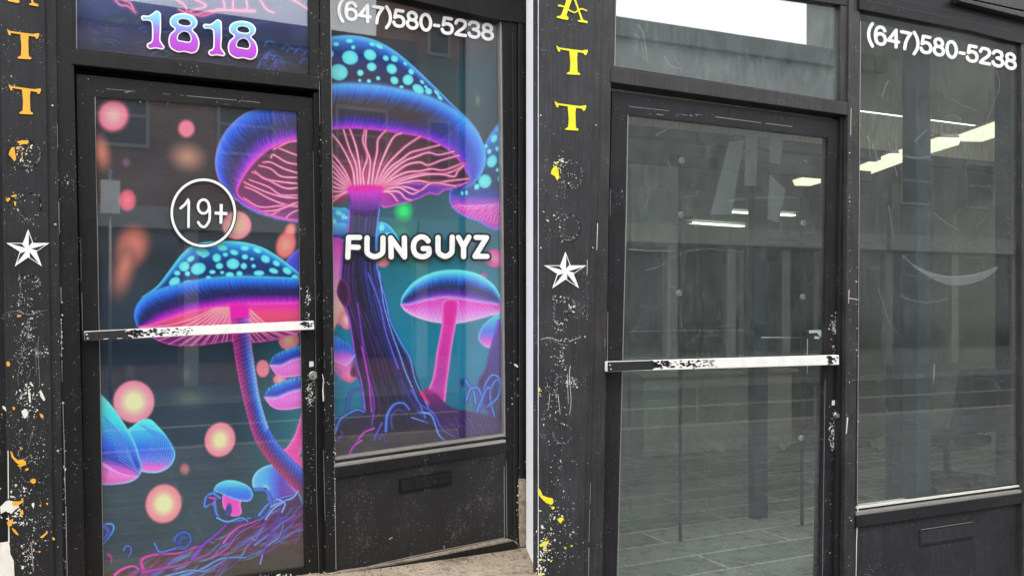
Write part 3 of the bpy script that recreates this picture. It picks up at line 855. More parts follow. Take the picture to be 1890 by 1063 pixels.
    fill(np.vstack([dt1, db1[::-1]]), lambda X, Y: grad(bt3(X, Y), [(0, (70, 190, 240)), (.2, (34, 120, 200)), (.5, (22, 62, 130)), (1, (24, 40, 100))]), rim=(90, 205, 245), rimw=4)
    spots([(374, 466, 13, 8, .3), (392, 452, 9, 5, 0), (410, 457, 10, 6, .2), (432, 466, 8, 5, .3), (452, 458, 8, 5, 0), (340, 492, 10, 9, -.5), (327, 504, 6, 5, 0), (366, 496, 14, 11, -.3), (400, 476, 8, 8, 0), (416, 470, 5, 4, 0), (430, 487, 12, 10, 0), (405, 491, 7, 6, 0), (450, 491, 6, 6, 0), (452, 474, 6, 5, 0), (468, 491, 4, 4, 0), (392, 502, 6, 4, 0), (410, 503, 4, 3, 0), (424, 507, 8, 5, 0), (442, 505, 6, 5, 0), (346, 505, 5, 5, -.4), (322, 520, 11, 8, -.6), (345, 524, 12, 6, -.3), (376, 472, 4, 4, 0), (385, 512, 5, 3, 0), (475, 462, 8, 5, .4), (490, 478, 9, 7, .5), (510, 486, 7, 5, .5), (505, 500, 9, 5, .3), (478, 504, 10, 5, 0), (530, 500, 9, 6, .5), (465, 478, 4, 3, 0), (545, 512, 7, 5, .4), (352, 478, 8, 5, -.6)])
    ro = cr([(560, 514), (500, 512), (450, 511), (400, 513), (350, 520), (300, 532), (268, 546), (252, 565), (248, 585), (254, 600)], 10)[::-1]
    ri = cr([(560, 558), (500, 559), (450, 561), (400, 566), (350, 575), (310, 588), (280, 598), (254, 603)], 10)[::-1]
    def rimcol(X, Y):
        d1 = np.full(X.shape, 1e9, np.float32); d2 = d1.copy()
        for p in ro[::2]: d1 = np.minimum(d1, np.hypot(X - p[0], Y - p[1]))
        for p in ri[::2]: d2 = np.minimum(d2, np.hypot(X - p[0], Y - p[1]))
        return grad(d1 / (d1 + d2 + 1e-3), [(0, (50, 160, 240)), (.2, (28, 90, 205)), (.45, (24, 40, 96)), (.65, (40, 26, 90)), (.82, (120, 24, 160)), (1, (255, 40, 180))])
    fill(np.vstack([ro, ri[::-1]]), rimcol)
    hairs(ro, ri, 230, (60, 150, 250), (40, 80, 210), (.25, .6), 6, (.8, 1.8), (.25, .7))
    hairs(ro, ri, 170, (240, 50, 200), (110, 50, 200), (.15, .45), 6, (.8, 1.4), (.3, .7), True)
    stroke(ro, 2, 2, (70, 90, 240), (70, 190, 250), alpha=.9)
    low2 = cr([(252, 600), (270, 616), (300, 632), (330, 638), (370, 637), (400, 633), (425, 630), (470, 632), (510, 626), (560, 612)], 8)
    fill(np.vstack([ri, low2[::-1]]), lambda X, Y: grad((Y - 560) / 78, [(0, (250, 30, 160)), (.22, (225, 70, 120)), (.55, (200, 70, 110)), (.75, (140, 40, 120)), (1, (120, 36, 140))]), rim=(245, 90, 190), rimw=2.5)
    for i in range(30):
        s = i / 29
        top_ = (398 + 58 * s, 568 if s < .5 else 566)
        e = along(low2, .06 + .9 * s) if i % 2 else along(low2, .02 + .96 * s)
        bow = 10 * (1 - 2 * s)
        stroke(between(top_, e, 0, -bow, 12, 1.0), 3.0, 2.0, (250, 120, 130), (250, 120, 180), alpha=.85)
        stroke(between(top_, e, 0, -bow, 12), 1.0, .8, (255, 190, 180), (255, 170, 210), alpha=.75)
    # its stem
    sl = cr([(424, 560), (427, 600), (432, 640), (438, 680), (448, 730), (458, 770), (472, 812), (500, 855), (556, 915)], 8)
    sr = cr([(458, 560), (460, 600), (464, 640), (470, 680), (476, 720), (484, 755), (498, 795), (520, 828), (562, 870)], 8)
    fill(np.vstack([sl, sr[::-1]]), (120, 40, 150))
    for k in range(96):
        s0, s1 = k / 96, (k + 1.3) / 96
        a, b = along(sl, s0), along(sr, s0); a2, b2 = along(sl, min(1, s1)), along(sr, min(1, s1))
        tt = s0
        for j in range(6):
            u0, u1 = j / 6, (j + 1) / 6 + .02
            c = grad(np.array((u0 + u1) / 2), [(0, (200, 50, 150)), (.3, (130, 40, 120)), (.5, (70, 50, 160)), (.72, (36, 100, 225)), (1, (110, 180, 250))])
            if tt < .3: c = c + (A3((225, 40, 170)) - c) * (1 - tt / .3) * .75
            cc = c * (1 - .22 * (k % 2)) + prs.rand() * 10
            fill([a + (b - a) * u0, a + (b - a) * u1, a2 + (b2 - a2) * u1, a2 + (b2 - a2) * u0], np.clip(cc, 0, 255), soft=.6)
        if k % 2:
            mid = (a + b) / 2 + (a2 - a) * 1.2
            stroke(cr([a + (b - a) * .15, mid, a + (b - a) * .95], 4), .8, 1.3, (80, 60, 190) if tt > .3 else (250, 120, 210), (140, 190, 255) if tt > .3 else (250, 130, 220), alpha=.5)
    stroke(sr, 1.6, 1.6, (250, 120, 215), (120, 190, 255), alpha=.8); stroke(sl, 1.6, 1.6, (250, 110, 200), (220, 60, 130), alpha=.7)
    fill([(424, 562), (460, 562), (459, 585), (427, 588)], (238, 18, 160), soft=3)

    # ---- stacked lobes right of the stem
    for (x0, y0, w_, h_) in ((497, 640, 70, 56), (487, 698, 80, 58)):
        t_ = cr([(x0, y0 + h_ * .6), (x0 + w_ * .12, y0 + h_ * .3), (x0 + w_ * .45, y0 + 5), (x0 + w_, y0 - 6)], 8)
        m_ = cr([(x0, y0 + h_ * .6), (x0 + w_ * .3, y0 + h_ * .62), (x0 + w_ * .6, y0 + h_ * .45), (x0 + w_, y0 + h_ * .32)], 8)
        b_ = cr([(x0, y0 + h_ * .6), (x0 + w_ * .2, y0 + h_ * .92), (x0 + w_ * .5, y0 + h_ * 1.0), (x0 + w_, y0 + h_ * .9)], 8)
        f1, f2 = band_t(t_, m_), band_t(m_, b_)
        fill(np.vstack([t_, m_[::-1]]), lambda X, Y: grad(f1(X, Y), [(0, (90, 200, 245)), (.3, (40, 120, 220)), (.7, (40, 60, 180)), (1, (170, 90, 215))]), rim=(110, 200, 250), rimw=2)
        hairs(t_, m_, 36, (24, 50, 130), (60, 60, 190), (.4, .9), 3, (1, 2.2), (.3, .7))
        fill(np.vstack([m_, b_[::-1]]), lambda X, Y: grad(f2(X, Y), [(0, (200, 90, 215)), (.4, (245, 110, 200)), (1, (225, 90, 190))]), rim=(250, 170, 230), rimw=2)
        hairs(m_, b_, 16, (255, 190, 230), (250, 150, 220), (.5, .9), 3, (.8, 1.2), (.3, .6))
    # pink stalk by the stile
    fill(cr([(562, 740), (554, 770), (545, 800), (530, 825), (520, 832), (542, 850), (560, 820)], 6, True), (225, 60, 150), rim=(250, 130, 200), rimw=3)
    for k in range(12): stroke([(527 + k * 2.5, 830 - k * 6), (540 + k * 2, 838 - k * 6.5)], 1, 1, (255, 150, 210), alpha=.5)
    # pale cap behind the stem
    fill(cr([(468, 900), (466, 884), (476, 868), (496, 858), (512, 862), (540, 895), (556, 920), (556, 945), (500, 930), (492, 900), (480, 904)], 7, True), lambda X, Y: grad((X - 466) / 90, [(0, (90, 170, 245)), (.3, (60, 150, 240)), (.6, (90, 60, 180)), (1, (170, 60, 150))]), rim=(150, 205, 255), rimw=3)
    fill(cr([(520, 835), (545, 838), (562, 850), (562, 875), (545, 865)], 6, True), (235, 70, 160), soft=1.5)
    # redraw stem end over it
    for k in range(66, 96):
        s0, s1 = k / 96, (k + 1.3) / 96
        a, b = along(sl, s0), along(sr, s0); a2, b2 = along(sl, min(1, s1)), along(sr, min(1, s1))
        for j in range(6):
            u0, u1 = j / 6, (j + 1) / 6 + .02
            c = grad(np.array((u0 + u1) / 2), [(0, (190, 50, 110)), (.3, (140, 40, 110)), (.5, (90, 50, 150)), (.72, (50, 70, 200)), (1, (70, 120, 225))]) * (1 - .16 * (k % 2))
            fill([a + (b - a) * u0, a + (b - a) * u1, a2 + (b2 - a2) * u1, a2 + (b2 - a2) * u0], c, soft=.6)
    # ---- left edge big caps
    c2 = cr([(236, 800), (245, 786), (262, 775), (278, 774), (295, 790), (310, 808), (322, 830), (322, 846), (312, 862), (290, 872), (262, 870), (245, 860)], 8, True)
    fill(c2, lambda X, Y: grad((Y - 774) / 98, [(0, (80, 225, 225)), (.25, (50, 170, 235)), (.6, (40, 90, 215)), (.78, (120, 110, 225)), (.9, (235, 90, 195)), (1, (240, 100, 190))]), rim=(100, 225, 240), rimw=3)
    for i in range(20):
        stroke(cr([(258 + i * 2.6, 782 + i * 1.2), (282 + i * 2, 810 + i), (270 + i * 2.2, 850 + i * .6)], 6), 1.6, 1.2, (30, 60, 190) if i % 2 else (100, 190, 255), alpha=.45)
    c1 = cr([(180, 722), (195, 736), (212, 756), (232, 786), (248, 815), (258, 845), (262, 865), (255, 880), (238, 890), (210, 894), (180, 895)], 8)
    fill(c1, lambda X, Y: grad((Y - .25 * (X - 190) - 722) / 172, [(0, (90, 232, 222)), (.3, (56, 196, 238)), (.55, (36, 100, 225)), (.7, (30, 50, 180)), (.78, (190, 80, 200)), (.88, (245, 90, 180)), (1, (225, 50, 150))]), rim=(110, 215, 250), rimw=3)
    for i in range(26):
        stroke(cr([(190 + i * 1.2, 765 + i * 3.4), (215 + i * 1.4, 790 + i * 3.2), (232 + i, 818 + i * 2.4), (236 + i * .9, 845 + i * 1.2)], 6), 1.8, 1.2, (24, 44, 170) if i % 2 else (110, 200, 255), alpha=.5)
    for i in range(14):
        stroke(cr([(184, 850 + i * .6), (200 + i * 2, 862 + i), (196 + i * 4.6, 890 - i * .9)], 6), 1.2, 1.4, (255, 150, 210), alpha=.6)

    # ---- little mushroom and curls at the foot
    fill(cr([(412, 912), (428, 908), (448, 915), (444, 930), (446, 945), (438, 952), (424, 950), (412, 935)], 6, True), (235, 60, 170), rim=(250, 120, 205), rimw=3)
    fill(cr([(418, 935), (424, 928), (428, 938), (425, 950), (415, 950)], 6, True), (40, 50, 150))
    fill(cr([(394, 908), (400, 894), (418, 886), (440, 888), (460, 898), (467, 912), (460, 924), (444, 924), (420, 916), (402, 908)], 7, True), lambda X, Y: grad((Y - 886) / 40, [(0, (90, 210, 235)), (.4, (50, 140, 240)), (.8, (40, 90, 220)), (1, (150, 110, 230))]), rim=(120, 210, 250), rimw=2)
    for i in range(18): stroke([(404 + i * 3.2, 898 + abs(i - 9) * .7), (404 + i * 3.0, 915)], 1, .6, (20, 60, 190), alpha=.5)
    B1 = (60, 120, 215)
    curls = [([(406, 918), (392, 910), (380, 918), (378, 935), (388, 930)], B1, 5), ([(392, 930), (398, 920), (386, 918)], (210, 60, 180), 5), ([(396, 925), (400, 948), (415, 962), (440, 960), (462, 955)], B1, 5),
             ([(470, 904), (490, 905), (500, 925), (495, 945), (478, 960)], (60, 100, 215), 5), ([(188, 968), (205, 966), (210, 975), (200, 992), (190, 1004)], (60, 150, 225), 4), ([(192, 972), (200, 980), (192, 995)], (40, 80, 190), 8),
             ([(228, 1015), (232, 1008), (240, 1008), (242, 1018), (236, 1028)], (60, 110, 200), 3), ([(285, 1002), (295, 1018), (315, 1014), (335, 1008), (345, 1018)], (60, 120, 205), 3.5),
             ([(322, 998), (324, 990), (336, 982), (348, 985), (352, 998), (342, 1010), (330, 1012)], (40, 90, 180), 5), ([(330, 1002), (336, 990), (344, 992)], (30, 60, 150), 8),
             ([(400, 955), (420, 962), (445, 955), (458, 962)], (90, 170, 225), 3)]
    # rooted bank rising to the right
    bank = [(205, 1064), (225, 1048), (250, 1044), (262, 1052), (268, 1034), (290, 1026), (320, 1022), (345, 1012), (372, 1000), (395, 985), (420, 970), (450, 960), (480, 955), (505, 935), (530, 918), (556, 925), (562, 1064)]
    fill(cr(bank, 6, True), lambda X, Y: grad((Y - 940 - .1 * (555 - X)) / 120, [(0, (70, 34, 90)), (.3, (70, 44, 52)), (.7, (58, 48, 50)), (1, (56, 56, 54))]), soft=2)
    for i in range(130):
        x = 215 + prs.rand() * 325; y = np.interp(x, [205, 268, 345, 420, 505, 560], [1062, 1040, 1018, 975, 945, 925]) + prs.rand() * 70
        ln = 30 + prs.rand() * 50
        c = [(70, 110, 215), (190, 40, 160), (100, 50, 180), (90, 160, 230), (120, 40, 110)][i % 5]
        stroke(cr([(x, y), (x + ln * .4, y - ln * .1 + prs.randn() * 4), (x + ln * .7, y - ln * .35 + prs.randn() * 4), (x + ln, y - ln * .6 + prs.randn() * 5)], 5), 2.5 + prs.rand() * 3, .8, c, alpha=.55 + .3 * prs.rand(), soft=1.4, fade=True)
    for q, c, w_ in (([(212, 1060), (225, 1050), (245, 1044), (257, 1050)], (235, 60, 170), 5), ([(265, 1052), (262, 1032), (290, 1022), (330, 1020), (370, 1006)], (200, 40, 150), 6), ([(262, 1056), (300, 1048), (340, 1040), (390, 1020)], (170, 40, 160), 5),
                     ([(330, 1064), (370, 1050), (410, 1030), (455, 1028)], (70, 140, 215), 5), ([(300, 1064), (350, 1052), (380, 1052), (420, 1030)], (90, 160, 220), 3), ([(412, 1002), (425, 985), (445, 970), (470, 962), (490, 950)], (215, 90, 190), 3),
                     ([(390, 1030), (420, 1010), (440, 985), (480, 962)], (200, 70, 190), 2.5), ([(355, 1030), (375, 1005), (400, 985), (420, 965)], (110, 50, 190), 6), ([(480, 1040), (490, 1010), (515, 990), (525, 960)], (120, 150, 235), 2.5),
                     ([(478, 950), (495, 930), (520, 918), (548, 912)], (80, 130, 235), 4), ([(470, 1005), (490, 990), (520, 965), (545, 950)], (90, 120, 220), 3.5), ([(486, 1020), (498, 985), (512, 955), (520, 925)], (90, 50, 190), 3),
                     ([(545, 1000), (552, 990), (556, 980)], (120, 60, 160), 2), ([(200, 1022), (206, 1030), (204, 1040)], (160, 40, 120), 5)):
        glow_line(cr(q, 8), w_, c, (60, 30, 110), 4, .5, w_ * .4)
    for q, c, w_ in curls: glow_line(cr(q, 8), w_, c, (30, 30, 100), 4, .6, w_ * .6)
    for q in ([(500, 935), (520, 925), (540, 918), (550, 905)], [(520, 945), (526, 928), (510, 920)], [(490, 958), (505, 938), (525, 925)]): glow_line(cr(q, 6), 2.6, (130, 170, 250), (40, 40, 140), 3, .5)

    # ---- transom strip: night sea swirls and pale pink figures
    ty = YY < 150
    tb = grad(YY / 140, [(0, (70, 84, 130)), (.35, (44, 48, 100)), (.6, (30, 48, 80)), (1, (34, 52, 66))])
    m = ty & (XX < 590)
    C[m] = (tb + ((n2 - .5) * 26)[..., None])[m]
    for i in range(60):
        x, y = 150 + prs.rand() * 430, 42 + prs.rand() * 95 + 0
        ln = 14 + prs.rand() * 50
        stroke(cr([(x, y), (x + ln * .4, y - 4 + prs.randn() * 4), (x + ln, y + prs.randn() * 6)], 5), 1 + prs.rand() * 3.4, .6, [(50, 110, 190), (24, 34, 90), (60, 150, 200), (90, 70, 160), (18, 28, 44)][i % 5], alpha=.5, soft=1.5, fade=True)
    for i in range(26):
        x = 470 + prs.rand() * 100; y = 76 + prs.rand() * 50
        stroke(cr([(x, y + 8), (x + 6, y), (x + 16, y + 3), (x + 20, y + 9)], 5), 2, .8, (50, 130, 220) if i % 2 else (120, 80, 190), alpha=.6)
    for q in ([(212, 0), (222, 10), (236, 12), (250, 24)], [(225, 0), (240, 6), (247, 20)], [(325, 0), (340, 10), (345, 24), (330, 18)], [(360, 0), (380, 12), (350, 22), (372, 30), (395, 24)], [(412, 0), (414, 16), (400, 18), (440, 20), (470, 20)], [(430, 0), (432, 18), (455, 18), (455, 0)], [(480, 0), (492, 18), (505, 24)], [(540, 0), (560, 12), (572, 20)], [(345, 32), (400, 20), (470, 22)]):
        glow_line(cr(q, 6), 3.4, (225, 120, 160), (170, 90, 150), 6, .5)
    for i in range(16):
        x = 150 + prs.rand() * 110; y = 30 + prs.rand() * 50
        orb(x, y, 6 + prs.rand() * 20, 3 + prs.rand() * 8, (44, 60, 84), (70, 86, 110), .8, prs.rand() * 3, .5)
    np.clip(C, 0, 255, out=C)

paint_print()
# ------------------------------------------------------------------ ground, street
def sL(x): return 428.0 * (4200 - x) / 3600.0
def sR(x): return (F / 3.75) * (4430 - x) / 3437.0
def yL(x, z): return HOR - (z - EYE) * sL(x)
def yR(x, z): return HOR - (z - EYE) * sR(x)
FZ = 0.50                                   # raised forecourt in front of the left shop

def struct(name, mb, mat):
    o = mb.build(name, mat); o['kind'] = 'structure'; return o
mb = MB(); mb.box(L, -14, 34, -8, 7.0, -.3, 0.0); struct('sidewalk', mb, M['paving'])
mb = MB(); mb.box(L, -14, 34, 7.0, 7.15, -.3, 0.004, .01); struct('kerb', mb, M['concrete'])
mb = MB(); mb.box(L, -60, 90, 7.15, 13.0, -.4, -.13); struct('road', mb, M['asphalt'])
mb = MB(); mb.box(L, -60, 90, 13.0, 30, -.3, 0.0); struct('far_sidewalk', mb, M['paving'])
mb = MB(); mb.box(L, -60, 90, -60, 40, -.7, -.45); struct('ground', mb, M['asphalt'])
mb = MB(); mb.box(L, -60, 90, 9.9, 10.02, -.13, -.126); struct('road_marking', mb, flat('worn road paint', (.42, .38, .25), .8))
mb = MB(); mb.box(L, -6, .825, -.3, .55, .002, FZ); mb.box(L, .8255, .98, -.3, .385, .002, FZ)
fc = struct('forecourt', mb, M['concrete'])

# grit and crumbs lying along the foot of the shopfront
mb = MB()
for _ in range(260):
    s_, t_ = rnd.uniform(-.1, .97), abs(rnd.gauss(0, .10)) + .035
    if t_ > .36: continue
    c_ = gp(L, s_, t_, FZ); r_ = rnd.uniform(.0012, .0048)
    v_ = [mb.bm.verts.new((c_[0] + r_ * math.cos(k * 1.257) * rnd.uniform(.6, 1.3), c_[1] + r_ * math.sin(k * 1.257) * rnd.uniform(.6, 1.3), FZ + .0006)) for k in range(5)]
    top = mb.bm.verts.new((c_[0], c_[1], FZ + r_ * .9))
    for k in range(5): mb.bm.faces.new((v_[k], v_[(k + 1) % 5], top))
o = mb.build('grit', M['grit']); o['kind'] = 'stuff'
# ------------------------------------------------------------------ printed panes
def print_mesh(name, S, quad, off, parent, pitch=1.35):
    w_ = max(np.hypot(*np.subtract(quad[1], quad[0])), np.hypot(*np.subtract(quad[2], quad[3])))
    h_ = max(np.hypot(*np.subtract(quad[3], quad[0])), np.hypot(*np.subtract(quad[2], quad[1])))
    nu, nv = int(w_ / pitch), int(h_ / pitch)
    u, v = np.meshgrid(np.linspace(0, 1, nu + 1), np.linspace(0, 1, nv + 1))
    q = np.array(quad, float)
    px = (q[0] * (1 - u[..., None]) + q[1] * u[..., None]) * (1 - v[..., None]) + (q[3] * (1 - u[..., None]) + q[2] * u[..., None]) * v[..., None]
    px = px.reshape(-1, 2)
    P0, d, n = S
    r = np.stack([(px[:, 0] - 945) / F, np.ones(len(px)), -(px[:, 1] - HOR) / F], 1)
    pts = O + r * ((n @ (P0 - O) + off) / (r @ n))[:, None]
    pts = pts - np.array(root_of(parent).location)
    x = np.clip(px[:, 0], 0, PW - 2); y = np.clip(px[:, 1], 0, PH - 2)
    ix, iy = x.astype(int), y.astype(int); fx, fy = (x - ix)[:, None], (y - iy)[:, None]
    c = (C[iy, ix] * (1 - fx) + C[iy, ix + 1] * fx) * (1 - fy) + (C[iy + 1, ix] * (1 - fx) + C[iy + 1, ix + 1] * fx) * fy
    c = c / 255.0
    lin = np.where(c <= .04045, c / 12.92, ((c + .055) / 1.055) ** 2.4)
    lum = lin.max(1, keepdims=True); lin = np.clip(lin * (1 + .5 * lum) * PRINT_K, 0, .93)
    col = np.concatenate([lin, np.ones((len(px), 1))], 1).astype(np.float32)
    i = np.arange(nu * nv); a = (i // nu) * (nu + 1) + i % nu
    faces = np.stack([a, a + nu + 1, a + nu + 2, a + 1], 1)
    me = bpy.data.meshes.new(name)
    me.vertices.add(len(pts)); me.vertices.foreach_set("co", pts.astype(np.float32).ravel())
    me.loops.add(faces.size); me.loops.foreach_set("vertex_index", faces.ravel().astype(np.int32))
    me.polygons.add(len(faces)); me.polygons.foreach_set("loop_start", (np.arange(len(faces)) * 4).astype(np.int32))
    me.update(calc_edges=True)
    at = me.color_attributes.new("print", 'FLOAT_COLOR', 'POINT')
    at.data.foreach_set("color", col.ravel())
    me.materials.append(M['print']); me.validate()
    o = bpy.data.objects.new(name, me); COL.objects.link(o); o.parent = parent
    return o
PRINT_K = 1.0

# ------------------------------------------------------------------ shared lettering shapes
Z = 3.9375
Tshape = [(50, 212), (63, 222), (75, 228), (160, 240), (240, 250), (262, 246), (283, 243), (286, 255), (276, 282), (262, 285), (256, 270), (210, 262), (205, 300), (208, 400), (213, 415), (228, 420), (226, 433), (180, 431), (135, 428), (126, 420), (140, 412), (152, 405), (156, 340), (148, 252), (100, 245), (78, 240), (78, 258), (66, 258), (56, 235)]
def T_at(dx, dy, k=1.0): return [((x - 50) / Z * k + dx, (y - 212) / Z * k + dy) for x, y in Tshape]
Aparts = [[(268, -20), (300, -40), (312, -40), (262, 100), (258, 116), (272, 128), (274, 140), (262, 148), (190, 132), (188, 121), (212, 118), (222, 110)],
          [(300, -40), (312, -40), (378, 145), (392, 150), (412, 158), (410, 172), (345, 160), (345, 150), (364, 146)],
          [(198, 40), (206, 36), (245, 46), (290, 78), (320, 90), (345, 68), (370, 60), (408, 76), (408, 84), (370, 72), (350, 78), (324, 99), (312, 98), (280, 84), (240, 56), (200, 50)]]
def A_at(dx, dy): return [[(x / Z + dx, y / Z + dy) for x, y in p] for p in Aparts]
def letter(S, loops, off, mat, parent, thick=.003):
    mb = MB()
    for i, lp in enumerate(loops): mb.slab(S, lp, off + i * .0002, thick, 0)
    return mb.build('letter', mat, parent)
def star(S, cx, cy, k, off, parent):
    tips = [(0, -145 / Z), (155 / Z, -45 / Z), (100 / Z, 125 / Z), (-97 / Z, 125 / Z), (-160 / Z, -45 / Z)]
    inn = []
    for i in range(5):
        a, b = tips[i], tips[(i + 1) % 5]
        mx_, my_ = (a[0] + b[0]) / 2, (a[1] + b[1]) / 2
        inn.append((mx_ * .475, my_ * .475))
    P = []
    for i in range(5): P += [tips[i], inn[i]]
    o = MB().slab(S, [(cx + x * k, cy + y * k) for x, y in P], off, .003).build('star', M['white'], parent)
    mb = MB()
    for i in range(5):
        tri = [(0, 0), tips[i], inn[i]]
        gx, gy = sum(p[0] for p in tri) / 3, sum(p[1] for p in tri) / 3
        tri = [(gx + (x - gx) * .66, gy + (y - gy) * .66) for x, y in tri]
        mb.slab(S, [(cx + x * k, cy + y * k) for x, y in tri], off + .0006, .0012)
    mb.build('star_facet', M['outline'], o)
    return o
def ghost(S, rings, off, mat, parent):
    for g in rings: strokes('ghost_lettering', S, [g], off, mat, parent, .0012)
def ell(cx, cy, rx, ry, a0=0, a1=360, n=30):
    return [(cx + rx * math.cos(math.radians(a0 + (a1 - a0) * k / n)), cy + ry * math.sin(math.radians(a0 + (a1 - a0) * k / n))) for k in range(n + 1)]
def round_strokes(name, S, lines, w_, off, mat, parent):
    mb = MB(); k = 0
    for pts in lines:
        a, b = ribbon(pts, w_)
        for i in range(len(pts) - 1):
            mb.slab(S, [tuple(a[i]), tuple(a[i + 1]), tuple(b[i + 1]), tuple(b[i])], off + k * .00008, .0012)
        k += 1
        for p in (pts[0], pts[-1]):
            mb.slab(S, disc_poly(p[0], p[1], w_ / 2, w_ / 2, 18), off + k * .00008, .0012); k += 1
    return mb.build(name, mat, parent)
def poly_line(*p): # straight legs, densified with tight corners
    out = []
    for a, b in zip(p[:-1], p[1:]):
        for t in np.linspace(0, 1, 7)[:-1]: out.append((a[0] + (b[0] - a[0]) * t, a[1] + (b[1] - a[1]) * t))
    out.append(p[-1]); return out

def lock(S, x, y, off, parent, k=1.0):
    c = up(S, x, y, off); n = S[2]
    o = MB().tube([c - n * .01, c + n * .012, c + n * .014], [.020 * k, .020 * k, .017 * k], 28).build('lock_cylinder', M['steel'], parent)
    MB().tube([c + n * .0135, c + n * .017], .0115 * k, 24).build('lock_core', M['alu'], o)
    MB().slab(S, [(x - 1, y + 0), (x + 1.2, y), (x + .8, y + 5), (x - .6, y + 5)], off + .0178, .001).build('keyhole', M['rubber'], o)

def pushbar(S, q, off, parent, blackq, chips):
    o = MB().slab(S, q, off, .024, .003).build('push_bar', M['white_bar'], parent)
    mb = MB()
    mb.slab(S, blackq, off + .0009, .0015)
    for p in chips: mb.slab(S, p, off + .0008, .0012)
    mb.build('bare_metal_patch', M['chipblack'], o)
    for u0, u1 in ((.004, .035), (.955, .99)):
        a, b = bilin(q, u0, .15), bilin(q, u1, .15); c, d_ = bilin(q, u1, .85), bilin(q, u0, .85)
        MB().slab(S, [a, b, c, d_], off - .022, .05, .002).build('bar_bracket', M['black_clean'], o)
    for u, v in ((.012, .38), (.016, .78), (.985, .5)):
        x, y = bilin(q, u, v); cc = up(S, x, y, off + .0022)
        MB().tube([cc - S[2] * .001, cc + S[2] * .0012, cc + S[2] * .0022], [.0048, .0046, .002], 12).build('screw', M['steel'], o)
    return o
def bar_chips(q, u0, u1, n, seed, ygrow=.5):
    r_ = random.Random(seed); out = []
    for _ in range(n):
        u = u0 + (u1 - u0) * r_.random() ** 1.5
        dens = 1 - (u - u0) / (u1 - u0)
        v = min(.9, max(.12, r_.gauss(.45, .22)))
        x, y = bilin(q, u, v); r0 = (1.0 + 3.2 * dens * r_.random())
        m = r_.randint(6, 9); a0 = r_.random() * 3
        P = []
        for k in range(m):
            a = 2 * math.pi * k / m; rr = r0 * r_.uniform(.5, 1.25)
            P.append((x + rr * 1.7 * math.cos(a), y + rr * .8 * math.sin(a)))
        out.append(P)
    return out

# ================================================================== LEFT SHOPFRONT
SL = thing('shopfront', gp(L, -.4, 0, FZ), 'black shopfront with neon mushroom graphics across its door and window', 'shopfront')
YT = lambda x: yL(x, 3.55)
GB = lambda x: yL(x, FZ + .001)
# timber boards
board = slab('sign_board', L, [(-6, YT(-6)), (77, YT(77)), (101, GB(101)), (16, GB(16))], .018, .05, M['board_l'], SL)
board['label'] = 'charcoal board with amber letters and a white star'
MB().slab(L, [(-260, YT(-260)), (0, YT(0)), (22, GB(22)), (-250, GB(-250))], .012, .05, .002).build('side_board', M['black'], SL)
MB().slab(L, [(72, YT(72)), (99, YT(99)), (118, GB(118)), (96, GB(96))], .010, .05, .003).build('trim_strip', M['board_l'], SL)
MB().slab(L, [(94, YT(94)), (126, YT(126)), (159, GB(159)), (113, GB(113))], .0, .10, .003).build('door_jamb', M['black'], SL)
for dx, dy in ((12.7, 53.8), (15.7, 155.6)):
    letter(L, [T_at(dx, dy)], .0215, M['yellow'], board)
letter(L, A_at(-33.5, -31), .0215, M['yellow'], board)
star(L, 52, 460, 1.0, .0215, board)
ghost(L, [(ell(58, 285, 18, 23, -110, 120), 1.6, 1.2), (ell(40, 285, 26, 26, 60, 200), 1, .8), (ell(55, 380, 22, 24, -90, 130), 1.8, 1.2), (ell(36, 380, 20, 20, 150, 260), 1, 1),
          ([(36, 510), (38, 556)], 2, 2), (ell(52, 522, 22, 14, -90, 90), 2, 2), ([(30, 508), (54, 508)], 2, 1.5), ([(12, 576), (30, 572), (48, 578), (70, 576), (88, 573)], 1.6, .8)], .0188, M['black_clean'], board)
wf = fleck_cloud([(42, 276, 8, 8, 34, .4, 2.0), (45, 305, 9, 10, 26, .4, 1.3), (40, 366, 12, 8, 18, .4, 1.8), (50, 405, 9, 6, 12, .3, 1.0), (48, 515, 12, 6, 16, .4, 1.3), (66, 520, 4, 5, 8, .6, 2),
                  (44, 552, 9, 8, 44, .3, 1.2), (50, 582, 16, 5, 20, .3, 1.4), (50, 612, 9, 12, 60, .3, 1.3), (72, 652, 9, 5, 46, .3, 1.6), (40, 650, 10, 22, 60, .3, 1.1), (48, 725, 14, 10, 44, .5, 2.3), (52, 752, 12, 12, 40, .5, 2.6),
                  (60, 800, 18, 14, 40, .3, 1.0), (62, 855, 14, 20, 40, .3, 1.0), (34, 905, 14, 14, 36, .4, 1.7), (30, 940, 10, 14, 44, .5, 2.6), (40, 965, 8, 8, 24, .5, 2.2), (70, 1000, 16, 24, 40, .3, 1.2), (48, 1030, 8, 22, 50, .5, 2.2), (55, 700, 22, 200, 110, .25, .8), (84, 930, 8, 60, 26, .3, .8)])
polys('peeled_paint', L, wf, .0190, M['chipwhite'], board)
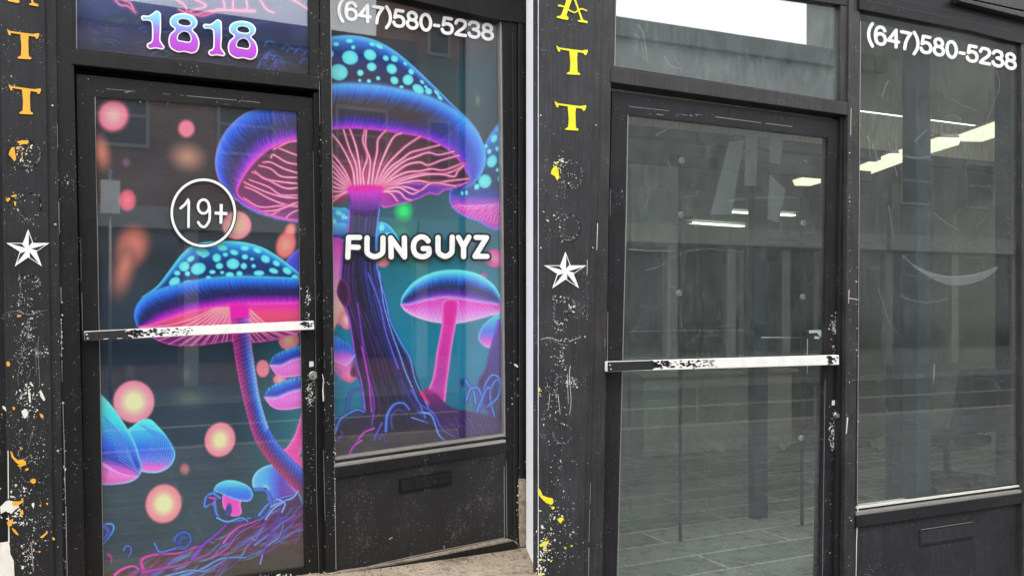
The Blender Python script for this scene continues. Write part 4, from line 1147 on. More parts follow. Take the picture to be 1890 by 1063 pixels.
yf = [[(x / Z, y / Z + 793) for x, y in p] for p in (
    [(75, 155), (88, 160), (100, 195), (130, 220), (165, 215), (188, 230), (190, 255), (165, 262), (140, 250), (120, 240), (85, 200)], [(125, 255), (150, 250), (170, 262), (145, 272)], [(180, 285), (205, 275), (208, 290), (188, 298)],
    [(215, 372), (240, 352), (262, 360), (258, 385), (240, 392)], [(85, 530), (110, 518), (140, 520), (172, 505), (168, 525), (120, 555), (95, 548)], [(50, 670), (92, 645), (95, 660), (85, 695), (60, 705)], [(85, 710), (110, 725), (138, 765), (120, 760), (95, 735)],
    [(290, 780), (340, 740), (348, 748), (310, 785)], [(378, 780), (395, 782), (400, 798), (385, 802)], [(275, 880), (298, 880), (288, 893)], [(145, 585), (165, 580), (172, 612), (150, 618)], [(283, 548), (300, 540), (298, 560)], [(332, 532), (350, 528), (345, 548)], [(142, 125), (152, 122), (158, 145), (150, 148)])]
yf += [[(x / Z, y / Z + 260) for x, y in p] for p in ([(85, 50), (105, 45), (108, 80), (118, 130), (105, 152), (90, 130), (62, 100), (70, 75)], [(40, 430), (60, 412), (78, 420), (58, 445)], [(75, 402), (110, 390), (128, 398), (100, 410)], [(103, 440), (118, 445), (115, 478), (104, 465)], [(120, 8), (160, -4), (210, 0), (205, 20), (150, 28)])]
yf += [[(x / Z, y / Z + 530) for x, y in p] for p in ([(45, 545), (60, 538), (75, 555), (68, 575), (50, 572)], [(90, 650), (98, 640), (100, 660)], [(90, 870), (108, 868), (110, 888), (95, 890)], [(285, 915), (312, 925), (318, 945), (300, 950)], [(120, 205), (150, 200), (155, 212), (130, 218)], [(5, 920), (15, 918), (18, 932)])]
yf += fleck_cloud([(38, 285, 7, 14, 18, .5, 2.2), (30, 1010, 12, 30, 12, .4, 1.6), (30, 760, 12, 30, 10, .3, 1.2)])
polys('amber_paint_remnant', L, yf, .0197, M['yellow'], board)
big = [[(x / Z, y / Z + 793) for x, y in p] for p in ([(0, 820), (30, 815), (62, 810), (72, 850), (75, 900), (100, 950), (105, 1063), (-5, 1063)], [(0, 560), (40, 520), (62, 512), (100, 520), (130, 540), (140, 560), (110, 580), (90, 600), (60, 600), (40, 590), (5, 610)],
                                                    [(55, 150), (62, 160), (64, 500), (58, 500)], [(60, 620), (66, 640), (70, 820), (60, 820)])]
big += [[(x / Z, y / Z + 530) for x, y in p] for p in ([(285, 755), (300, 750), (330, 815), (318, 828), (295, 795)], [(155, 900), (180, 890), (208, 905), (200, 935), (180, 955), (165, 930)], [(205, 760), (220, 765), (225, 840), (212, 835)])]
polys('bare_undercoat', L, big, .0183 + .0012, M['chipwhite'], board, .0015)
strokes('scratch', L, [(cr([(72, 620), (70, 640), (73, 700), (72, 715)], 6), .9, .6), (cr([(66, 640), (67, 690)], 6), .8, .5), (cr([(38, 670), (33, 690), (34, 712)], 6), .8, .5), (cr([(50, 700), (55, 690), (57, 680)], 6), .7, .5), ([(60, 795), (52, 828)], .8, .5), ([(57, 1000), (60, 1030), (62, 1055)], 3, 1.4), (cr([(12, 577), (30, 574), (44, 578)], 5), .8, .6), (cr([(62, 580), (75, 575), (88, 572)], 5), .8, .6)], .0192, M['chipgrey'], board)
def ring_flecks(paths, n, rmax, jit=.9):
    out = []
    for P in paths:
        for _ in range(n):
            p = P[rnd.randrange(len(P))]
            out.append(fleck(p[0] + rnd.gauss(0, jit), p[1] + rnd.gauss(0, jit), rnd.uniform(.25, rmax), rnd.uniform(.8, 2), rnd.uniform(0, 3)))
    return out
GL = [ell(54, 283, 20, 25, -100, 150), ell(54, 381, 21, 24, -100, 150), cr([(36, 508), (38, 530), (36, 556)], 6), ell(52, 522, 22, 13, -90, 90), cr([(36, 575), (55, 580), (72, 574)], 6), cr([(52, 590), (52, 628)], 8), cr([(40, 640), (40, 690)], 8), ell(54, 655, 16, 12, -180, 0), ell(50, 745, 17, 18, 20, 330), cr([(36, 800), (36, 845), (60, 842)], 8), ell(56, 870, 18, 20, 40, 320)]
polys('paint_chip', L, ring_flecks(GL, 55, 1.15), .0191, M['chipgrey'], board)
strokes('scratch', L, [(p, 1.3, .9) for p in GL], .0189, M['black_clean'], board)
# gap lines of chipped paint beside jamb
strokes('chipped_edge', L, [([(108.5, 372), (109.5, 432)], 1.3, .8), ([(112.4, 530), (113, 560)], 1.6, 1), ([(113, 590), (113.6, 660)], 1.2, .8), ([(114, 665), (115, 705)], .9, .6), ([(116, 740), (117.5, 800)], 1.3, .8), ([(118, 800), (121, 930)], 1.4, 1.0), ([(121.6, 935), (124, 1063)], 1.5, 1.0), ([(105.6, 230), (106.5, 275)], .8, .6)], .0105, M['chipgrey'], SL)
jf = fleck_cloud([(114, 640, 1.2, 40, 26, .3, 1.5), (119, 900, 1.5, 80, 40, .3, 1.1), (140, 800, 3, 150, 26, .25, .7), (106, 700, 3, 120, 26, .25, .7), (145, 620, 3, 160, 18, .25, .7)])
polys('paint_chip', L, jf, .0108, M['chipwhite'], SL)
for x, y in ((97, 196), (102, 415), (107, 832)):
    c = up(L, x, y, .010)
    MB().tube([c, c + L[2] * .003, c + L[2] * .005], [.0055, .005, .002], 12).build('screw_head', M['steel'], SL)
# header and transom
MB().slab(L, [(126, YT(126)), (586, YT(586)), (589, -52), (130, -118)], .002, .10, .003).build('fascia', M['black'], SL)
MB().slab(L, [(131.5, 92), (588.5, 141.5), (590, 166), (131.5, 119)], .004, .10, .003).build('transom_bar', M['black'], SL)
trn = MB().ring(L, [(128, -120), (589, -54), (588.5, 141.2), (131, 91.7)], [(137, -116), (571.5, -56), (572, 138.8), (140, 90.5)], -.002, .08).build('transom_window', M['black'], SL)
print_mesh('window_graphic', L, [(135, -117), (575, -54), (575, 142), (139, 94)], -.034, trn)
MB().slab(L, [(135, -117), (575, -54), (575, 142), (139, 94)], -.024, .006).build('window_glass', M['glass_l'], trn)
strokes('bead', L, [([(140.5, -100), (141.5, 92)], 1.2, 1.2), ([(141, 92.5), (571, 140.5)], 1.1, 1.1)], -.022, M['alu'], trn)
# street number
def shp(lst, dx, dy, k=1.0): return [[((x - 1022) * k / Z + 259.6 + dx, (y - 80) * k / Z + 20.3 + dy) for x, y in lp] for lp in lst]
def inset(lp, d):
    P = cr(lp, 5, True); ar = 0
    for a, b in zip(P, np.roll(P, -1, 0)): ar += a[0] * b[1] - b[0] * a[1]
    t = np.roll(P, -1, 0) - np.roll(P, 1, 0); n = np.stack([-t[:, 1], t[:, 0]], 1) / (np.linalg.norm(t, axis=1)[:, None] + 1e-9)
    return P + n * d * (1 if ar > 0 else -1)
one = [[(1024, 130), (1038, 114), (1078, 116), (1110, 98), (1135, 80), (1162, 92), (1170, 120), (1170, 220), (1166, 290), (1180, 318), (1196, 345), (1180, 362), (1130, 355), (1090, 360), (1066, 342), (1072, 318), (1096, 305), (1104, 280), (1104, 200), (1096, 162), (1065, 152), (1038, 152)]]
eight = [[(1335, 98), (1400, 115), (1434, 155), (1427, 195), (1402, 220), (1432, 255), (1450, 310), (1437, 370), (1395, 392), (1340, 380), (1290, 382), (1238, 352), (1223, 300), (1235, 250), (1268, 215), (1238, 185), (1236, 140), (1270, 108)],
         [(1330, 140), (1370, 150), (1386, 175), (1370, 188), (1330, 186), (1299, 172), (1300, 150)], [(1335, 232), (1370, 245), (1386, 280), (1375, 305), (1330, 300), (1294, 290), (1300, 255)]]
mnum, nt_, b_ = newmat('purple to aqua vinyl')
geo = nt_.nodes.new("ShaderNodeNewGeometry"); sp_ = nt_.nodes.new("ShaderNodeSeparateXYZ"); nt_.links.new(geo.outputs["Position"], sp_.inputs[0])
mr_ = nt_.nodes.new("ShaderNodeMapRange"); mr_.inputs[1].default_value = EYE + 1.005; mr_.inputs[2].default_value = EYE + 1.185; nt_.links.new(sp_.outputs[2], mr_.inputs[0])
rp_ = cramp(nt_, mr_.outputs[0], [(0, srgb((165, 45, 190))), (.45, srgb((185, 70, 205))), (.62, srgb((140, 130, 215))), (.85, srgb((120, 205, 225))), (1, srgb((130, 215, 230)))])
nt_.links.new(rp_.outputs[0], b_.inputs["Base Color"]); b_.inputs["Roughness"].default_value = .4
num = None
for g, dx, dy, k in ((one, 0, 0, 1), (eight, 0, 0, 1), (one, 114.3, 16, .95), (eight, 111.5, 14.2, .965)):
    loops = shp(g, dx, dy, k)
    outer = [inset(lp, 0) for lp in loops]
    innr = [inset(loops[0], 2.6)] + [inset(lp, -2.0) for lp in loops[1:]]
    o = curve_shape('house_number', outer, L, -.0212, M['white'], trn, .0008)
    curve_shape('number_face', innr, L, -.0202, mnum, o, .0008)

# door leaf
DO = -.035
door = MB().ring(L, [(141, 137), (580, 181.5), (591, 1063), (159, 1121)], [(174.5, 176), (549, 205.5), (563, 1047), (191, 1098)], DO, .045).build('door', M['black'], SL)
tag(door, 'black framed door covered in neon mushroom vinyl')
GQ = [(173, 175), (551, 205), (565, 1050), (190, 1104)]
print_mesh('window_graphic', L, GQ, DO - .020, door)
MB().slab(L, GQ, DO - .010, .006).build('door_glass', M['glass_l'], door)
strokes('glazing_bead', L, [([(175.5, 178), (176.5, 300), (180, 430), (182, 560), (184, 640), (187, 800), (191, 1100)], 1.6, 1.4), ([(175, 177.3), (548, 206)], 1.5, 1.3), ([(192, 1099), (480, 1061), (562, 1047.5)], 2.4, 2.4), ([(549.5, 207), (554, 600), (563, 1046)], 1.0, 1.0)], DO - .007, M['alu'], door)
strokes('chipped_edge', L, [([(196, 164.5), (250, 169)], .9, .7), ([(300, 173.5), (315, 175)], .8, .5), ([(333, 176), (340, 177)], .9, .6), ([(345, 177.3), (437, 185.5)], 1.3, 1.1), ([(442, 186), (451, 187)], .9, .8), ([(455, 187), (480, 190)], 1.2, 1.1), ([(151, 540), (152.5, 610)], 1.3, 1.0), ([(149, 440), (150, 520)], .6, .6),
                            ([(578, 280), (582, 560), (583, 690)], .7, .7), ([(583, 700), (584, 900), (589, 1060)], .8, .8), ([(140, 560), (141, 585)], 1, .8)], DO + .0005, M['chipgrey'], door)
polys('paint_chip', L, fleck_cloud([(569, 553, 4, 10, 34, .4, 1.5), (567, 585, 4, 6, 12, .3, 1.2), (573, 720, 4, 14, 90, .3, 1.4), (574, 742, 3, 6, 20, .4, 1.2), (572, 900, 6, 90, 44, .25, .8), (240, 170, 5, .8, 8, .4, 1), (160, 900, 6, 100, 22, .25, .7), (520, 1062, 25, 2, 26, .5, 2.2), (174, 690, 2, 3, 4, .4, .8), (300, 190, 60, 2, 6, .4, .8)]), DO + .001, M['chipwhite'], door)
MB().slab(L, [(571, 667), (579, 667), (578.5, 676), (571, 677)], DO + .0016, .0015).build('paint_chip', M['chipwhite'], door)
BQ = [(155, 611.5), (579, 592), (580.5, 608), (155.5, 629)]
pushbar(L, BQ, .030, door, [(155.5, 613), (225, 609), (234, 616), (238, 622), (232, 625.5), (155.8, 628.6)], bar_chips(BQ, .17, .47, 130, 3) + bar_chips(BQ, .955, .995, 16, 4))
strokes('chipped_edge', L, [([(156, 612), (235, 608.3)], 1.3, 1.1), ([(191, 625.6), (200, 625)], 1.5, 1.2), ([(216, 624.6), (226, 624)], 1.2, .8)], .0318, M['chipwhite'], door)
lock(L, 577.5, 693, DO, door)
strokes('chipped_edge', L, [([(595, 690), (597, 700), (596, 720), (597, 740)], 1, 2.6)], .0025, M['chipwhite'], SL)

# age roundel on the door glass
SG = DO - .0034
rz = lambda pts: [(x / Z, y / Z + 260) for x, y in pts]
nines = [rz([(1312, 490), (1345, 462), (1372, 422), (1372, 440), (1370, 560), (1370, 626)]), rz(ell(1479, 478, 40, 50, 20, 380)), rz([(1522, 478)] + [(p[0], p[1]) for p in cr([(1525, 520), (1520, 580), (1490, 624), (1460, 618), (1440, 592)], 6)])]
plus = [rz([(1560, 525), (1652, 530)]), rz([(1608, 460), (1605, 602)])]
strokes('roundel_outline', L, [(ell(375.3, 393, 58.3, 61, 0, 360, 60), 8.5, 8.5)], SG, M['outline'], door, .0006)
rd = strokes('age_roundel', L, [(ell(375.3, 393, 58.3, 61, 0, 360, 60), 4.6, 4.6)], SG + .0008, M['white'], door, .0006)
round_strokes('age_lettering_outline', L, nines[:2] + nines[2:] , 7.6, SG + .0001, M['outline'], rd)
round_strokes('age_lettering', L, nines, 4.7, SG + .0012, M['white'], rd)
mb = MB()
for ln, k in zip(plus, (0, 1)):
    a, b = ribbon(ln, 8.4); mb.slab(L, [tuple(a[0]), tuple(a[1]), tuple(b[1]), tuple(b[0])], SG + .0002 + k * .0001, .0008)
mb.build('age_lettering_outline', M['outline'], rd)
mb = MB()
for ln, k in zip(plus, (0, 1)):
    a, b = ribbon(ln, 5.6); mb.slab(L, [tuple(a[0]), tuple(a[1]), tuple(b[1]), tuple(b[0])], SG + .0014 + k * .0001, .0008)
mb.build('age_lettering', M['white'], rd)

# dark reveal of the recessed door, centre post
MB().slab(L, [(120, 110), (600, 150), (612, GB(612)), (150, GB(150))], -.16, .02).build('door_back_panel', M['black_clean'], SL)
mb = MB(); mb.slab(L, [(579, 172), (590, 168), (602, GB(602)), (590.5, GB(590))], -.018, .08, .002); mb.build('door_stop', M['black_clean'], SL)
MB().slab(L, [(588.5, YT(588)), (607.5, YT(607)), (620.5, GB(620)), (602, GB(602))], .008, .12, .003).build('mullion', M['black'], SL)
strokes('chipped_edge', L, [([(589.5, 150), (590.5, 230)], .9, .6), ([(597, 830), (600, 960)], .7, .7), ([(617.6, 850), (619.5, 1000), (620.2, 1050)], 1.3, 1.3), ([(612.6, 640), (613, 690)], .8, .8)], .0087, M['chipgrey'], SL)
polys('paint_chip', L, fleck_cloud([(592, 250, 2, 150, 34, .25, .9), (606, 800, 5, 160, 60, .25, .8), (617, 880, 1.5, 80, 40, .3, 1.2), (598, 690, 1, 60, 16, .3, 1.0), (108, 300, 2, 150, 16, .25, .7)]), .0092, M['chipwhite'], SL)

# display window
win = MB().ring(L, [(609, -66), (927.3, 9), (936, 806), (617, 852)], [(610.5, -62), (922.6, 10), (930.5, 803), (618.5, 848)], -.012, .05).build('display_window', M['alu'], SL)
tag(win, 'shop window filled with a giant blue and pink mushroom print')
WQ = [(606, -60), (925, 34), (932, 804), (616, 849)]
print_mesh('window_graphic', L, WQ, -.045, win)
MB().slab(L, WQ, -.030, .006).build('window_glass', M['glass_l'], win)
MB().slab(L, [(600, -75), (960, 20), (960, 870), (600, 900)], -.12, .02).build('backing', M['black_clean'], win)
mb = MB()
mb.slab(L, [(607.6, YT(607)), (975, YT(975)), (972, 44), (924, 37.5), (760, 0), (607.8, -34)], .012, .13, .004)
mb.build('header', M['black_clean'], SL)
slab('right_post', L, [(927.5, 12), (957, 18), (960, GB(960) - 6), (937, GB(937) - 4)], -.002, .12, M['black_clean'], SL)
slab('side_panel', L, [(957.5, 18), (985, 24), (985, 885), (958.5, 882)], .006, .14, M['black_clean'], SL)
strokes('moulding_edge', L, [([(957.6, 40), (958, 400), (959.4, 880)], 1.2, 1.2), ([(946, 60), (950, 1000)], .7, .7)], .0035 + .004, M['grey'], SL)
polys('paint_chip', L, [[(948, 671), (953, 672), (957, 676), (955, 678), (950, 675)]] + fleck_cloud([(946, 500, 7, 200, 40, .25, .9), (952, 720, 5, 30, 10, .3, 1.2), (958, 940, 3, 40, 30, .4, 1.5)]), .0085, M['chipwhite'], SL)
mb = MB()
mb.slab(L, [(618, 844.5), (931, 800.5), (931, 804.2), (618, 848.7)], -.006, .05, .0008); mb.build('glazing_bead', M['alu'], win)
MB().slab(L, [(618, 849), (932, 804.5), (932, 811), (618, 856)], -.012, .04, .001).build('sill_groove', M['black_clean'], win)
MB().slab(L, [(618.5, 856), (934, 811), (934, 816.5), (618.5, 862)], .012, .05, .002).build('window_sill', M['alu'], win)
MB().slab(L, [(618.5, 862.3), (936, 816.8), (936, 833), (618.5, 883)], .016, .06, .003).build('sill_apron', M['black'], win)
# stall riser
ris = slab('stall_riser', L, [(617, 878), (940, 828), (941, 994), (619, 1062)], -.006, .06, M['panel_l'], SL)
mb = MB()
MBQ = [(737.5, 883), (834, 868.5), (834, 895), (738, 912)]
mb.slab(L, MBQ, .000, .008, .002)
ms = mb.build('mail_slot', M['black_clean'], ris)
mb = MB()
q2 = [bilin(MBQ, .03, .14), bilin(MBQ, .985, .12), bilin(MBQ, .985, .80), bilin(MBQ, .03, .84)]
mb.slab(L, q2, .0035, .004, .002); mb.build('mail_flap', M['black'], ms)
strokes('moulding_edge', L, [([(935, 850), (936, 990)], 1.2, 1.2), ([(930.5, 860), (931, 992)], .8, .8), ([(621, 1060), (700, 1040), (800, 1018), (931, 992)], 1.8, 1.5)], -.0048, M['alu'], ris)
polys('paint_chip', L, [[(717, 994), (724, 990), (725, 992), (719, 996)], [(759, 1025), (762, 1024), (762, 1030), (760, 1031)], [(819, 1006), (821, 1006), (821, 1012), (819, 1012)]] + fleck_cloud([(780, 990, 80, 30, 90, .25, .7), (650, 1000, 20, 60, 40, .25, .7), (860, 970, 40, 20, 50, .25, .7)]), -.0042, M['chipgrey'], ris)
plinth = MB(); plinth.slab(L, [(600, 1066), (940, 994.5), (955, 1000), (958, GB(958)), (600, GB(600))], .02, .1, .004)
plinth.build('plinth', M['stonewall'], SL)
mb = MB(); mb.slab(L, [(690, 1050), (948, 998), (957, 1006), (957, 1010), (690, 1058)], .024, .02, .002); mb.build('plinth_edge', M['black'], SL)
MB().slab(L, [(958.8, 882.5), (990, 886), (990, GB(990)), (960.5, GB(960))], .012, .2, .004).build('cement_pier', M['stonewall'], SL)
# lettering on the window glass
def pl_(*p): return poly_line(*p)
GLY = {'6': (.74, [cr([(.55, .17), (.45, .03), (.3, 0), (.12, .1), (.03, .35), (.02, .65), (.1, .92), (.3, 1), (.5, .92), (.58, .7), (.5, .47), (.3, .39), (.12, .47), (.04, .62)], 5)]),
       '4': (.74, [pl_((.46, 1), (.46, 0), (.02, .68), (.6, .68))]),
       '7': (.74, [pl_((.03, .02), (.56, .02)), cr([(.56, .02), (.38, .35), (.27, .65), (.22, 1)], 5)]),
       '5': (.74, [pl_((.53, .02), (.15, .02), (.08, .49)), cr([(.08, .49), (.28, .38), (.5, .45), (.58, .68), (.5, .92), (.28, 1), (.1, .94), (.02, .78)], 5)]),
       '8': (.74, [ell(.3, .24, .22, .24, 0, 360, 20), ell(.3, .73, .27, .27, 0, 360, 20)]),
       '0': (.74, [ell(.3, .5, .27, .5, 0, 360, 24)]),
       '2': (.74, [cr([(.04, .25), (.12, .06), (.3, 0), (.5, .06), (.56, .25), (.45, .5), (.2, .75), (.03, .98)], 5), pl_((.03, .98), (.57, .98))]),
       '3': (.74, [cr([(.04, .2), (.14, .04), (.3, 0), (.48, .06), (.53, .24), (.46, .42), (.26, .47)], 5), cr([(.26, .47), (.5, .54), (.58, .74), (.48, .94), (.3, 1), (.1, .94), (.02, .78)], 5)]),
       '-': (.44, [pl_((.04, .6), (.28, .6))]),
       '(': (.42, [cr([(.26, -.1), (.1, .2), (.04, .55), (.1, .9), (.26, 1.2)], 5)]), ')': (.40, [cr([(.02, -.1), (.18, .2), (.24, .55), (.18, .9), (.02, 1.2)], 5)])}
def phone(S, body, quad, w_, off, parent):
    tot = sum(GLY[c][0] for c in body) - .14; x0 = 0
    mb = MB(); k = 0
    for ch in body:
        for ln in GLY[ch][1]:
            P = [bilin(quad, (x0 + p[0]) / tot, p[1]) for p in ln]
            for a_, b_ in zip(P[:-1], P[1:]):
                aa, bb = ribbon([a_, b_], w_); mb.slab(S, [tuple(aa[0]), tuple(aa[1]), tuple(bb[1]), tuple(bb[0])], off + (k % 7) * .00005, .0005); k += 1
            for p in P: mb.slab(S, disc_poly(p[0], p[1], w_ / 2, w_ / 2, 12), off + .0004 + (k % 7) * .00005, .0005); k += 1
        x0 += GLY[ch][0]
    return mb.build('phone_number', M['white'], parent)
phone(L, '(647)580-5238', [(624, 1.8), (910, 47.3), (910, 74.3), (624, 33)], 5.9, -.0293, win)
fz = lambda pts: [(480 + x / 3.78, 260 + y / 3.78) for x, y in pts]
FUN = [poly_line((695, 674), (618, 674), (612, 812)), poly_line((618, 741), (685, 743)),
       cr([(747, 677), (746, 740), (752, 785), (800, 808), (850, 785), (857, 740), (858, 677)], 6), poly_line((915, 810), (912, 677), (1008, 810), (1007, 677)),
       cr([(1172, 698), (1150, 676), (1115, 672), (1082, 696), (1070, 742), (1084, 788), (1122, 808), (1158, 804), (1178, 786), (1179, 752)], 6), poly_line((1179, 752), (1138, 752)),
       cr([(1242, 675), (1242, 740), (1248, 782), (1292, 806), (1334, 782), (1340, 740), (1341, 672)], 6), poly_line((1384, 674), (1420, 740), (1420, 808)), poly_line((1457, 672), (1420, 740)),
       poly_line((1508, 674), (1580, 676), (1500, 806), (1584, 806))]
FUN = [fz(l_) for l_ in FUN]
def seg_strokes(name, lines, w_, off, mat, parent):
    """constant-width lettering with round joints"""
    mb = MB(); k = 0
    for pts in lines:
        for a, b in zip(pts[:-1], pts[1:]):
            aa, bb = ribbon([a, b], w_)
            mb.slab(L, [tuple(aa[0]), tuple(aa[1]), tuple(bb[1]), tuple(bb[0])], off + (k % 7) * .00006, .001); k += 1
        for p in pts[::1]:
            mb.slab(L, disc_poly(p[0], p[1], w_ / 2, w_ / 2, 16), off + .00045 + (k % 7) * .00006, .001); k += 1
    return mb.build(name, mat, parent)
sg = seg_strokes('shop_name', FUN, 9.6, -.0262, M['white'], win)
seg_strokes('shop_name_outline', FUN, 17, -.0280, M['outline'], sg)

# ================================================================== WHITE SIDE WALL between the two shops
a0, a1 = up(L, 971.2, 567, .02), up(R, 993.0, 567, .0185)
a0, a1 = np.array([a0[0], a0[1]]), np.array([a1[0], a1[1]])
b1 = np.array(gp(R, .24, -.03, 0)[:2]); b0 = np.array(gp(L, 1.10, .02, 0)[:2])
mb = MB()
mb.hexa([(*a0, 3.7), (*a1, 3.7), (*b1, 3.7), (*b0, 3.7)], [(*a0, .0), (*a1, .0), (*b1, .0), (*b0, .0)], 0)
sw = mb.build('wall', M['render_white'])
tag(sw, 'narrow white painted side wall between the two shopfronts', 'wall')

# ================================================================== RIGHT SHOPFRONT
SR = thing('shopfront', gp(R, .8, 0, 0), 'dark shopfront with clear dusty glass and a bare lit interior', 'shopfront')
RT = lambda x: yR(x, 3.8)
RB = lambda x: yR(x, .001)
rb = slab('sign_board', R, [(993, RT(993)), (1102, RT(1102)), (1074, RB(1074)), (993, RB(993))], .018, .05, M['board_r'], SR)
rb['label'] = 'charcoal board with lemon yellow letters and a white star'
MB().slab(R, [(1097, RT(1097)), (1118, RT(1118)), (1080, RB(1080)), (1069, RB(1069))], .010, .06, .003).build('trim_strip', M['grey'], SR)
MB().slab(R, [(1112, RT(1112)), (1136, RT(1136)), (1109, RB(1109)), (1075, RB(1075))], .0, .10, .003).build('door_jamb', M['grey'], SR)
letter(R, [T_at(1027.0, 84.5, .97)], .0215, M['yellow_r'], rb)
letter(R, [T_at(1024.0, 187, .97)], .0215, M['yellow_r'], rb)
letter(R, A_at(980, 0), .0215, M['yellow_r'], rb)
star(R, 1044, 501, .98, .0215, rb)
ghost(R, [(ell(1056, 322, 18, 24, -110, 120), 1.4, 1.2), (ell(1050, 421, 22, 26, -90, 130), 1.6, 1.2), ([(1022, 552), (1023, 580)], 2, 2), (ell(1042, 566, 20, 14, -90, 90), 2, 2), ([(998, 624), (1015, 622), (1030, 630), (1050, 626), (1070, 622)], 1.6, .8)], .0188, M['grey_dark'], rb)
GR = [ell(1054, 322, 20, 25, -100, 150), ell(1048, 420, 21, 24, -100, 150), cr([(1022, 548), (1023, 570), (1022, 594)], 6), ell(1040, 562, 22, 13, -90, 90), cr([(1002, 622), (1030, 628), (1070, 621)], 6), cr([(1038, 636), (1038, 676)], 8), cr([(1028, 690), (1028, 740)], 8), ell(1042, 705, 16, 12, -180, 0), ell(1038, 800, 17, 18, 20, 330)]
polys('paint_chip', R, ring_flecks(GR, 55, 1.15), .0191, M['chipgrey'], rb)
strokes('scratch', R, [(p, 1.3, .9) for p in GR], .0189, M['grey_dark'], rb)
polys('peeled_paint', R, fleck_cloud([(1033, 300, 9, 8, 36, .4, 1.9), (1045, 335, 9, 10, 26, .4, 1.3), (1030, 402, 12, 6, 18, .4, 1.8), (1040, 440, 9, 6, 14, .3, 1.0), (1030, 553, 12, 6, 16, .4, 1.3), (1055, 566, 4, 6, 10, .6, 2), (1032, 600, 9, 8, 44, .3, 1.2), (1036, 628, 16, 5, 20, .3, 1.5), (1034, 662, 9, 10, 44, .3, 1.3), (1053, 706, 9, 5, 46, .3, 1.6), (1020, 720, 10, 12, 44, .3, 1.1), (1015, 760, 12, 8, 24, .3, 1.4),
                                      (1035, 950, 12, 16, 36, .3, 1.3), (1010, 1000, 10, 22, 60, .5, 2.4), (1002, 1040, 6, 16, 40, .6, 2.8), (1054, 985, 6, 4, 8, .5, 1.8), (1040, 1010, 20, 30, 40, .3, .9), (1030, 850, 22, 60, 60, .3, 1.2)]), .0190, M['chipwhite'], rb)
yr = [[(980 + x / Z, 260 + y / Z) for x, y in p] for p in ([(165, 190), (185, 180), (200, 215), (205, 270), (190, 290), (175, 260), (145, 240), (150, 215)],)]
yr += [[(980 + x / Z, 793 + y / Z) for x, y in p] for p in ([(55, 420), (70, 440), (85, 475), (120, 490), (155, 495), (165, 525), (150, 545), (110, 530), (75, 495), (55, 470)], [(145, 560), (168, 555), (172, 572), (155, 578)], [(190, 650), (225, 632), (240, 645), (215, 680)], [(60, 835), (90, 815), (130, 805), (125, 825), (70, 850)], [(55, 1045), (75, 1030), (78, 1060), (60, 1063)], [(240, 855), (255, 848), (256, 870)], [(285, 840), (302, 835), (300, 852)])]
yr += fleck_cloud([(1028, 305, 8, 12, 14, .5, 1.8), (1008, 1010, 10, 20, 14, .5, 2.2), (998, 722, 2, 4, 3, 1, 2)])
polys('yellow_paint_remnant', R, yr, .0197, M['yellow_r'], rb)
strokes('scratch', R, [(cr([(1053, 675), (1051, 690), (1054, 740), (1051, 765)], 6), .9, .6), (cr([(1047, 690), (1049, 745)], 6), .7, .5), (cr([(1015, 725), (1012, 755)], 6), .8, .5), (cr([(1030, 728), (1034, 765)], 6), .8, .5), ([(1103, 412), (1101.5, 462)], 1.3, .8), ([(1084, 480), (1083.5, 508)], 1.1, .7), (cr([(998, 626), (1015, 623), (1032, 630)], 5), .8, .6), (cr([(1050, 630), (1072, 622)], 5), .8, .6)], .0192, M['chipwhite'], rb)
strokes('chipped_edge', R, [([(1122, 575), (1121, 670)], 1.0, .8), ([(1117, 625), (1116, 640)], 1.2, .8), ([(1090, 890), (1089, 930)], 1.0, .8), ([(1088.5, 940), (1087, 1000)], 1.2, .9), ([(1087, 1010), (1086.5, 1063)], 1.6, 1.1), ([(1126.5, 350), (1126, 400)], .7, .6)], .0112, M['chipgrey'], SR)
for x, y in ((1100, 232), (1094, 458), (1106, 0), (998, 458), (998, 214)):
    c = up(R, x, y, .018 if x < 1090 else .010)
    MB().tube([c, c + R[2] * .003, c + R[2] * .005], [.005, .0045, .002], 12).build('screw_head', M['steel'], SR)
MB().slab(R, [(1136, RT(1136)), (1568, RT(1568)), (1568, 12), (1552, 9), (1136, -52)], .002, .10, .003).build('fascia', M['grey_dark'], SR)
MB().slab(R, [(1128.5, 124), (1568.5, 190), (1569, 213.5), (1127.5, 152)], .006, .10, .003).build('transom_bar', M['grey'], SR)
tr2 = MB().ring(R, [(1129, -56), (1568.5, 6), (1568.5, 189.7), (1128.5, 123.7)], [(1137.5, -50), (1551.5, 10), (1551.5, 187), (1134, 122.5)], -.002, .07).build('transom_window', M['grey'], SR)
MB().slab(R, [(1134, -54), (1556, 6), (1556, 190), (1131, 126)], -.024, .006).build('window_glass', M['glass_t'], tr2)
strokes('bead', R, [([(1137.5, -40), (1134.5, 124)], 1.6, 1.6), ([(1134, 124.5), (1551, 187.5)], 1.6, 1.4), ([(1551.2, 12), (1551, 187)], 1.4, 1.4)], -.021, M['alu'], tr2)
rdoor = MB().ring(R, [(1130, 168), (1552, 222), (1538, 1165), (1106, 1247)], [(1158.5, 210.5), (1528.5, 253), (1511, 1120), (1135.5, 1180)], DO, .045).build('door', M['grey_dark'], SR)
tag(rdoor, 'dark framed glass door without graphics')
RGQ = [(1157, 209), (1529.5, 252), (1510, 1124), (1136, 1184)]
MB().slab(R, RGQ, DO - .010, .006).build('door_glass', M['glass_r'], rdoor)
strokes('glazing_bead', R, [([(1159, 212), (1156, 400), (1150, 640), (1144, 880), (1138, 1180)], 1.7, 1.5), ([(1158.5, 211), (1528, 253.5)], 1.9, 1.6), ([(1527.8, 254), (1523, 500), (1519, 800), (1512, 1120)], 1.6, 1.6)], DO - .006, M['alu'], rdoor)
